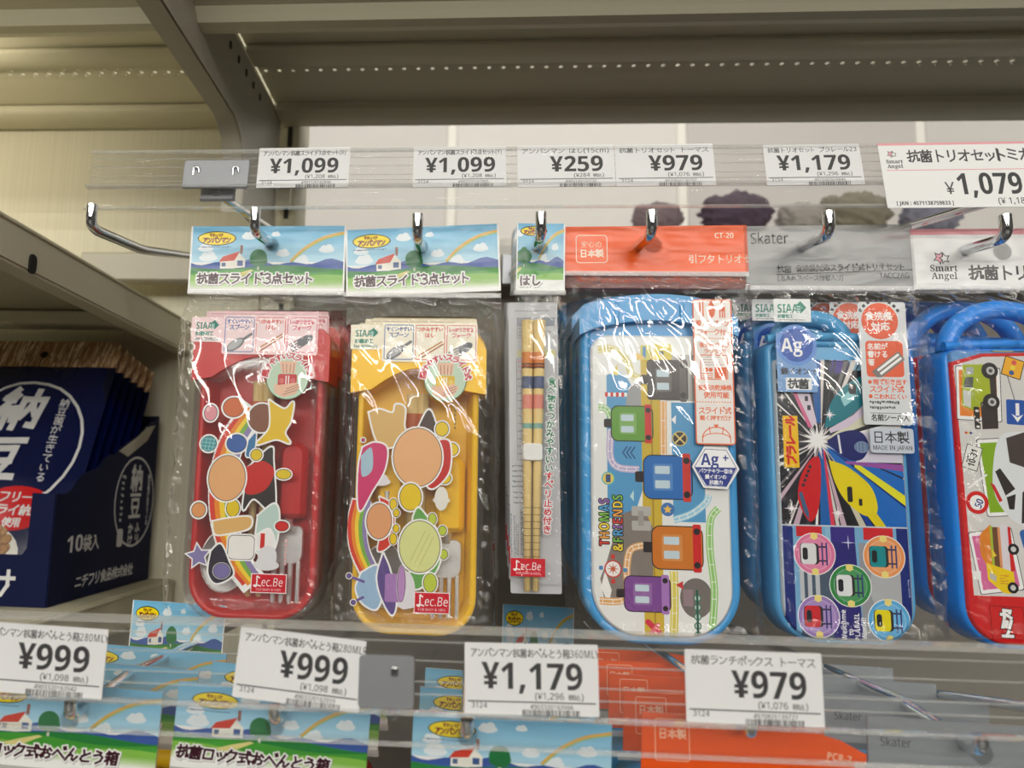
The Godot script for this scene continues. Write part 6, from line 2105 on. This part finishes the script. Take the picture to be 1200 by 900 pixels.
	p.poly(PackedVector2Array([Vector2(1010, 606), Vector2(1022, 604), Vector2(1034, 622), Vector2(1022, 622)]), rgb8(226, 206, 20))
	p.rounded(990, 575, 6, 18, 2, rgb8(40, 40, 40))
	p.rounded(1003, 589, 4, 8, 1, rgb8(40, 40, 40))
	for s in [[974, 490, 8.0], [978, 606, 8.0], [924, 602, 9.0], [918, 470, 6.0]]:
		p.star(s[0], s[1], s[2], 0.18, 4, rgb8(246, 240, 244))
		p.star(s[0], s[1], s[2] * 0.7, 0.18, 4, rgb8(246, 240, 244), -45)
	# yellow plate with red letters, reading upward
	p.rect(917.5, 492, 18, 62, rgb8(240, 190, 24))
	p.push(Vector2(920, 551), -90.0)
	p.kana("プラレール", 0, 0.5, 11.8, 2.6, rgb8(208, 30, 32))
	p.pop()
	p.rect(909, 421, 3, 330, pale)
	p.rect(1057, 421, 3, 330, pale)
	p.rect(909, 620.5, 150, 1.8, rgb8(196, 202, 210))
	# lower panel with five roundels
	p.rect(912, 622.3, 145, 131, rgb8(28, 44, 118))
	p.rect(924, 622.3, 120, 131, rgb8(120, 172, 210))
	p.rect(962, 622.3, 6, 131, rgb8(140, 186, 216))
	p.rect(968, 622.3, 28, 131, rgb8(58, 46, 132))
	p.rect(928, 622.3, 30, 12, rgb8(206, 40, 48))
	p.rect(1006, 622.3, 34, 14, rgb8(206, 40, 48))
	p.rect(930, 640, 40, 112, rgb8(76, 92, 110))
	p.rect(1000, 640, 48, 112, rgb8(150, 152, 158))
	for k in 3:
		p.rect(930 + k * 9, 668, 5, 40, rgb8(190, 194, 198))
	p.oval(1030, 690, 20, 30, rgb8(176, 178, 182))
	p.rect(912, 622.3, 12, 131, rgb8(28, 44, 118))
	p.rect(1046, 622.3, 11, 131, rgb8(28, 44, 118))
	p.poly(PackedVector2Array([Vector2(970, 640), Vector2(996, 640), Vector2(1000, 752), Vector2(966, 752)]), rgb8(46, 42, 116))
	var rounds := [[948.5, 654, rgb8(222, 120, 160), rgb8(222, 222, 224)], [1028.5, 655, rgb8(232, 150, 90), rgb8(30, 140, 146)], [988, 689, rgb8(54, 138, 74), rgb8(226, 228, 230)], [950, 725, rgb8(156, 126, 190), rgb8(206, 44, 52)], [1030, 727, rgb8(90, 170, 222), rgb8(232, 216, 30)]]
	for q in rounds:
		p.disc(q[0], q[1], 24.4, WHITE)
		p.disc(q[0], q[1], 23.4, q[2])
		p.disc(q[0], q[1], 19.4, q[2].lightened(0.35))
		p.disc(q[0], q[1], 18.4, q[2].lightened(0.12))
		p.rounded(q[0] - 17, q[1] - 12, 22, 24, 4, rgb8(50, 46, 52))
		p.rounded(q[0] - 16, q[1] - 12, 18, 24, 4, q[3])
		p.rounded(q[0] - 14, q[1] - 7, 6, 14, 2.5, rgb8(40, 40, 46))
		p.rect(q[0] + 5, q[1] - 9, 8, 1.8, rgb8(46, 44, 60))
		p.rect(q[0] + 5, q[1] + 7, 8, 1.8, rgb8(46, 44, 60))
		for k in 2:
			p.rect(q[0] + 8 + k * 5, q[1] - 13, 1.8, 26, rgb8(56, 60, 120))
		for s in [-1.0, 1.0]:
			p.poly(PackedVector2Array([Vector2(q[0] - 4, q[1] + s * 24), Vector2(q[0] + 4, q[1] + s * 24), Vector2(q[0] + 4, q[1] + s * 18), Vector2(q[0], q[1] + s * 16), Vector2(q[0] - 4, q[1] + s * 18)]), rgb8(238, 220, 130))
	var said := ["Welcome", "to", "PLARAIL", "World!"]
	for k in 4:
		p.push(Vector2(981 + k * 7.6, 751 - [0.0, 6.0, 0.0, 2.0][k]), -90.0)
		p.words(said[k], 0, 0, 5.6, WHITE, bold)
		p.pop()
	p.star(988, 640, 9, 0.12, 4, rgb8(200, 200, 230))
	p.push(Vector2(1058, 700), -90.0)
	p.tiny(0, -4, 20, 2, 2.4, 1.4, rgb8(170, 180, 210), 6)
	p.pop()
	return p.tex()


func header_pink() -> ImageTexture:
	var p := page(1067, 268, 223, 70, rgb8(236, 236, 236))
	p.rect(1067, 268, 223, 7, rgb8(232, 158, 166))
	two_stars(p, 1102, 302, 8.5)
	p.words("Smart", 1104, 318, 7.6, rgb8(56, 54, 54), serif, 0.5)
	p.words("Angel", 1104, 327, 7.6, rgb8(56, 54, 54), serif, 0.5)
	p.kana("抗菌トリオセット", 1133, 311, 17.5, 2.4, rgb8(60, 60, 62))
	return p.tex()


func car_lid(x: float, y: float, w: float, h: float) -> ImageTexture:
	var red := rgb8(206, 36, 36)
	var p := page(x, y, w, h, rgb8(98, 150, 206))
	p.poly(PackedVector2Array([Vector2(1122, 425), Vector2(1160, 414), Vector2(1294, 410), Vector2(1294, 756), Vector2(1122, 756)]), red)
	p.poly(PackedVector2Array([Vector2(1126, 429), Vector2(1162, 418), Vector2(1290, 414), Vector2(1290, 700), Vector2(1130, 700)]), rgb8(214, 212, 210))
	p.rounded(1172, 404, 60, 8, 3, rgb8(90, 80, 50))
	p.rounded(1175, 405, 26, 6, 2, rgb8(232, 214, 60))
	# card with an off-road car
	p.push(Vector2(1126, 428), 2.5)
	p.rounded(2, 1, 54, 66, 2, rgb8(40, 40, 44))
	p.rounded(2.8, 1.8, 52.4, 64.4, 2, WHITE)
	p.rect(6, 6, 45, 56, rgb8(232, 134, 50))
	p.pop()
	var green := rgb8(166, 182, 40)
	p.poly(PackedVector2Array([Vector2(1137, 428), Vector2(1168, 427), Vector2(1168, 470), Vector2(1162, 478), Vector2(1150, 480), Vector2(1146, 506), Vector2(1146, 484), Vector2(1132, 478)]), green)
	p.poly(PackedVector2Array([Vector2(1141, 431), Vector2(1150, 431), Vector2(1149, 440), Vector2(1140, 440)]), rgb8(170, 176, 172))
	p.poly(PackedVector2Array([Vector2(1139, 443), Vector2(1149, 443), Vector2(1147, 457), Vector2(1136, 456)]), rgb8(90, 96, 90))
	p.poly(PackedVector2Array([Vector2(1135, 459), Vector2(1145, 460), Vector2(1143, 481), Vector2(1135, 477)]), rgb8(206, 210, 206))
	p.poly(PackedVector2Array([Vector2(1168, 440), Vector2(1176, 440), Vector2(1174, 505), Vector2(1155, 506), Vector2(1155, 474), Vector2(1168, 468)]), rgb8(58, 50, 48))
	p.rounded(1146, 479, 7, 27, 2, rgb8(50, 48, 46))
	for q in [484.0, 495.0, 503.0]:
		p.oval(1150, q, 2.2, 1.6, rgb8(226, 226, 222))
	for q in [[1169, 435, 10], [1168, 473, 10]]:
		p.disc(q[0], q[1], q[2], rgb8(44, 40, 40))
		p.oval(q[0] + 1, q[1], 5, 5, rgb8(190, 190, 190))
		p.oval(q[0] + 1, q[1], 2.4, 2.4, rgb8(80, 78, 78))
	# card with a white and black sports car
	p.push(Vector2(1146, 518), -4.0)
	p.rounded(0, 0, 60, 92, 3, rgb8(40, 40, 44))
	p.rounded(0.8, 0.8, 58.4, 90.4, 3, WHITE)
	p.rect(4, 5, 50, 82, rgb8(132, 172, 30))
	p.pop()
	p.poly(PackedVector2Array(p.curve([Vector2(1196, 508), Vector2(1178, 512), Vector2(1168, 530), Vector2(1162, 572), Vector2(1170, 598), Vector2(1188, 616), Vector2(1210, 614), Vector2(1230, 560), Vector2(1220, 514), Vector2(1196, 508)])), rgb8(222, 226, 230))
	p.poly(PackedVector2Array([Vector2(1182, 516), Vector2(1206, 508), Vector2(1206, 552), Vector2(1184, 545)]), rgb8(70, 60, 58))
	p.poly(PackedVector2Array([Vector2(1166, 556), Vector2(1172, 552), Vector2(1188, 576), Vector2(1176, 584)]), rgb8(52, 46, 44))
	p.poly(PackedVector2Array([Vector2(1177, 586), Vector2(1188, 582), Vector2(1185, 600), Vector2(1179, 600)]), rgb8(46, 42, 40))
	p.poly(PackedVector2Array([Vector2(1159, 569), Vector2(1164, 572), Vector2(1172, 590), Vector2(1168, 592)]), rgb8(200, 40, 40))
	p.poly(PackedVector2Array([Vector2(1196, 580), Vector2(1216, 560), Vector2(1214, 614), Vector2(1192, 616)]), rgb8(50, 44, 42))
	p.disc(1202, 607, 8, rgb8(40, 38, 38))
	p.disc(1203, 607, 4.4, rgb8(170, 170, 170))
	# card with a hamburger van
	p.push(Vector2(1128, 628), -8.0)
	p.rounded(0, 0, 52, 72, 3, rgb8(40, 40, 44))
	p.rounded(0.8, 0.8, 50.4, 70.4, 3, WHITE)
	p.rect(4, 5, 43, 62, rgb8(214, 106, 158))
	p.pop()
	p.poly(PackedVector2Array([Vector2(1168, 622), Vector2(1178, 620), Vector2(1180, 670), Vector2(1170, 676)]), red)
	p.poly(PackedVector2Array(p.curve([Vector2(1152, 621), Vector2(1142, 632), Vector2(1142, 654), Vector2(1150, 666), Vector2(1156, 664), Vector2(1156, 622), Vector2(1152, 621)])), rgb8(222, 132, 42))
	p.rounded(1154, 620, 4, 48, 1.5, rgb8(166, 188, 60))
	p.rounded(1157, 621, 7, 48, 2, rgb8(110, 74, 50))
	p.poly(PackedVector2Array([Vector2(1155, 646), Vector2(1160, 654), Vector2(1155, 656)]), rgb8(236, 206, 60))
	p.rounded(1163, 621, 4, 46, 1.5, rgb8(222, 150, 100))
	p.rounded(1166, 618, 9, 54, 2, rgb8(220, 214, 222))
	p.poly(PackedVector2Array([Vector2(1147, 662), Vector2(1178, 672), Vector2(1179, 690), Vector2(1172, 697), Vector2(1164, 696), Vector2(1148, 682)]), rgb8(236, 204, 26))
	p.poly(PackedVector2Array([Vector2(1150, 673), Vector2(1158, 677), Vector2(1157, 684), Vector2(1150, 680)]), rgb8(190, 186, 180))
	p.tiny(1162, 676, 10, 4, 3, 1.4, rgb8(206, 120, 40), 4)
	for q in [[1180, 646, 6.4], [1176, 690, 6.4]]:
		p.disc(q[0], q[1], q[2], rgb8(36, 34, 34))
		p.disc(q[0], q[1], q[2] * 0.5, rgb8(200, 200, 200))
	# road signs
	p.push(Vector2(1197, 431), 18.0)
	p.rect(-12, -12, 24, 24, INK)
	p.rect(-11, -11, 22, 22, rgb8(240, 176, 40))
	for k in 3:
		p.disc(0, -6.5 + k * 6.5, 3, [rgb8(220, 90, 80), rgb8(236, 214, 60), rgb8(60, 90, 150)][k])
	p.pop()
	p.push(Vector2(1198, 485), 3.0)
	p.rounded(-13, -15, 26, 30, 2, rgb8(34, 84, 170))
	p.rect(-2, -11, 4.4, 15, WHITE)
	p.poly(PackedVector2Array([Vector2(-7, 2), Vector2(0, 12), Vector2(7, 2), Vector2(0, 6)]), WHITE)
	p.pop()
	p.push(Vector2(1140, 540), 18.0)
	p.rect(-9.5, -14.5, 19, 29, INK)
	p.rect(-8.8, -13.8, 17.6, 27.6, rgb8(230, 230, 226))
	p.push(Vector2(5, 11), -90.0)
	p.words("10-31", 0, 0, 8, INK, bold, 0.0, 0.78)
	p.tiny(4, -10.5, 12, 1, 3, 2, INK, 3)
	p.pop()
	p.pop()
	p.disc(1142, 593, 13.4, red)
	p.disc(1142, 593, 8.8, WHITE)
	p.push(Vector2(1145.6, 600.5), -66.0)
	p.words("50", 0, 0, 8.2, rgb8(34, 60, 130), bold, 0.0, 0.85)
	p.pop()
	for k in 5:
		p.push(Vector2(1136 + k * 4.2, 574 - k * 3.0), 55.0)
		p.rect(-1.2, -4, 2.4, 8, WHITE)
		p.pop()
	p.disc(1135, 510.5, 1.5, rgb8(214, 70, 60))
	p.disc(1137.6, 510.5, 1.2, rgb8(230, 200, 60))
	p.disc(1140.6, 510.8, 1.5, rgb8(40, 60, 130))
	p.line([Vector2(1190, 442), Vector2(1196, 470)], 0.8, INK)
	p.push(Vector2(1200, 634), -12.0)
	p.rounded(-10, -12, 30, 25, 5, rgb8(54, 104, 176))
	p.words("UP", -3, 1, 9, WHITE, bold)
	p.words("TOMICA", -6, 9, 4, WHITE, bold)
	p.pop()
	p.rect(1131, 672, 9, 10, rgb8(236, 236, 236))
	# red foot with the wordmark reading upward
	p.line([Vector2(1147, 711), Vector2(1185, 712), Vector2(1187, 753), Vector2(1148, 752), Vector2(1147, 711)], 0.7, rgb8(110, 20, 22))
	p.push(Vector2(1159, 749), -90.0)
	p.kana("トミカ", 0, 0, 13, 5.4, INK, 0.9)
	p.kana("トミカ", 0, 0, 13, 3.6, WHITE, 0.9)
	p.pop()
	p.words("Let's", 1189, 715, 4, WHITE, bold)
	p.words("TOMICA", 1189, 731, 12, WHITE, bold)
	p.frame(1190, 735, 20, 18, 1, 0.9, rgb8(240, 200, 200), red)
	return p.tex()


# ------------------------------------------------------------------ seasoning prints
func box_side(dep: float) -> ImageTexture:
	# millimetres: x from the front edge, y down from the rear top (160)
	var p := page(0, 0, dep * 1000.0, 160, rgb8(14, 20, 54))
	var w := rgb8(206, 206, 206)
	p.words("10", 20, 122, 13, w, bold, 0.0, 1.3)
	p.kana("袋入", 46, 110, 13, 1.8, w, 1.0)
	p.kana("ニチフリ食品株式会社", 38, 141, 10.5, 1.5, w, 0.98, false, 0.1)
	p.oval(135, 84, 41, 42, w)
	p.oval(135, 84, 39, 40, rgb8(14, 20, 54))
	p.kana("納豆", 124, 50, 25, 3.2, w, 0.95, true)
	p.kana("ふり", 139, 104, 10, 1.6, w, 1.0, true)
	p.kana("かけ", 125, 104, 10, 1.6, w, 1.0, true)
	p.kana("納豆菌が生きている", 160, 58, 5.4, 0.7, w, 1.0, true)
	p.rounded(104, 108, 11, 16, 3, w)
	p.tiny(106, 60, 5, 8, 5.6, 3, w, 4)
	return p.tex()


func box_front() -> ImageTexture:
	var p := page(0, 0, 165, 85, rgb8(16, 24, 62))
	p.kana("納豆ふりかけ", 20, 58, 20, 3, rgb8(220, 220, 220), 1.0)
	return p.tex()


func sachet_tex() -> ImageTexture:
	# millimetres: 146 wide, 209 high
	var p := page(0, 0, 146, 209, rgb8(6, 16, 62))
	var w := rgb8(214, 214, 214)
	p.oval(76, 80, 60, 64, w)
	p.oval(76, 80, 57.4, 61.4, rgb8(6, 16, 62))
	p.kana("納", 52, 24, 42, 6.0, w, 1.0, false, 0.12)
	p.kana("豆", 48, 72, 42, 6.0, w, 1.0, false, 0.12)
	p.kana("納豆菌が生きている", 106, 34, 8.6, 0.8, w, 1.0, true)
	p.oval(98, 136, 30, 19, rgb8(196, 24, 30))
	p.oval(84, 142, 18, 15, rgb8(196, 24, 30))
	p.kana("フリーズ", 82, 122, 9.2, 1.4, w)
	p.kana("ドライ納豆", 74, 133, 9.2, 1.4, w)
	p.kana("使用", 90, 144, 8, 1.3, w)
	p.oval(60, 176, 52, 30, rgb8(220, 216, 206))
	var r := RandomNumberGenerator.new()
	r.seed = 5
	for k in 60:
		var x := r.randf_range(20, 100)
		var y := r.randf_range(152, 172)
		p.oval(x, y, 5.6, 4.6, rgb8(120, 84, 50), 10)
		p.oval(x - 0.3, y - 0.5, 5, 4, rgb8(186, 150, 106).lerp(rgb8(160, 116, 72), r.randf()), 10)
	for k in 40:
		p.oval(r.randf_range(24, 96), r.randf_range(176, 196), 3.4, 1.8, rgb8(236, 234, 228), 8)
	return p.tex()


func wood_tex() -> ImageTexture:
	# printed straw: fibres of many tones
	var p := page(0, 0, 146, 27, rgb8(150, 110, 70))
	var r := RandomNumberGenerator.new()
	r.seed = 8
	for k in 420:
		var x := r.randf_range(-4, 148)
		var y := r.randf_range(-6, 24)
		var l := r.randf_range(6, 22)
		var tone := r.randf()
		p.line([Vector2(x, y), Vector2(x + r.randf_range(-3.5, 0.5), y + l)], r.randf_range(0.4, 1.7), rgb8(110, 68, 34).lerp(rgb8(246, 222, 186), tone), false)
	return p.tex()
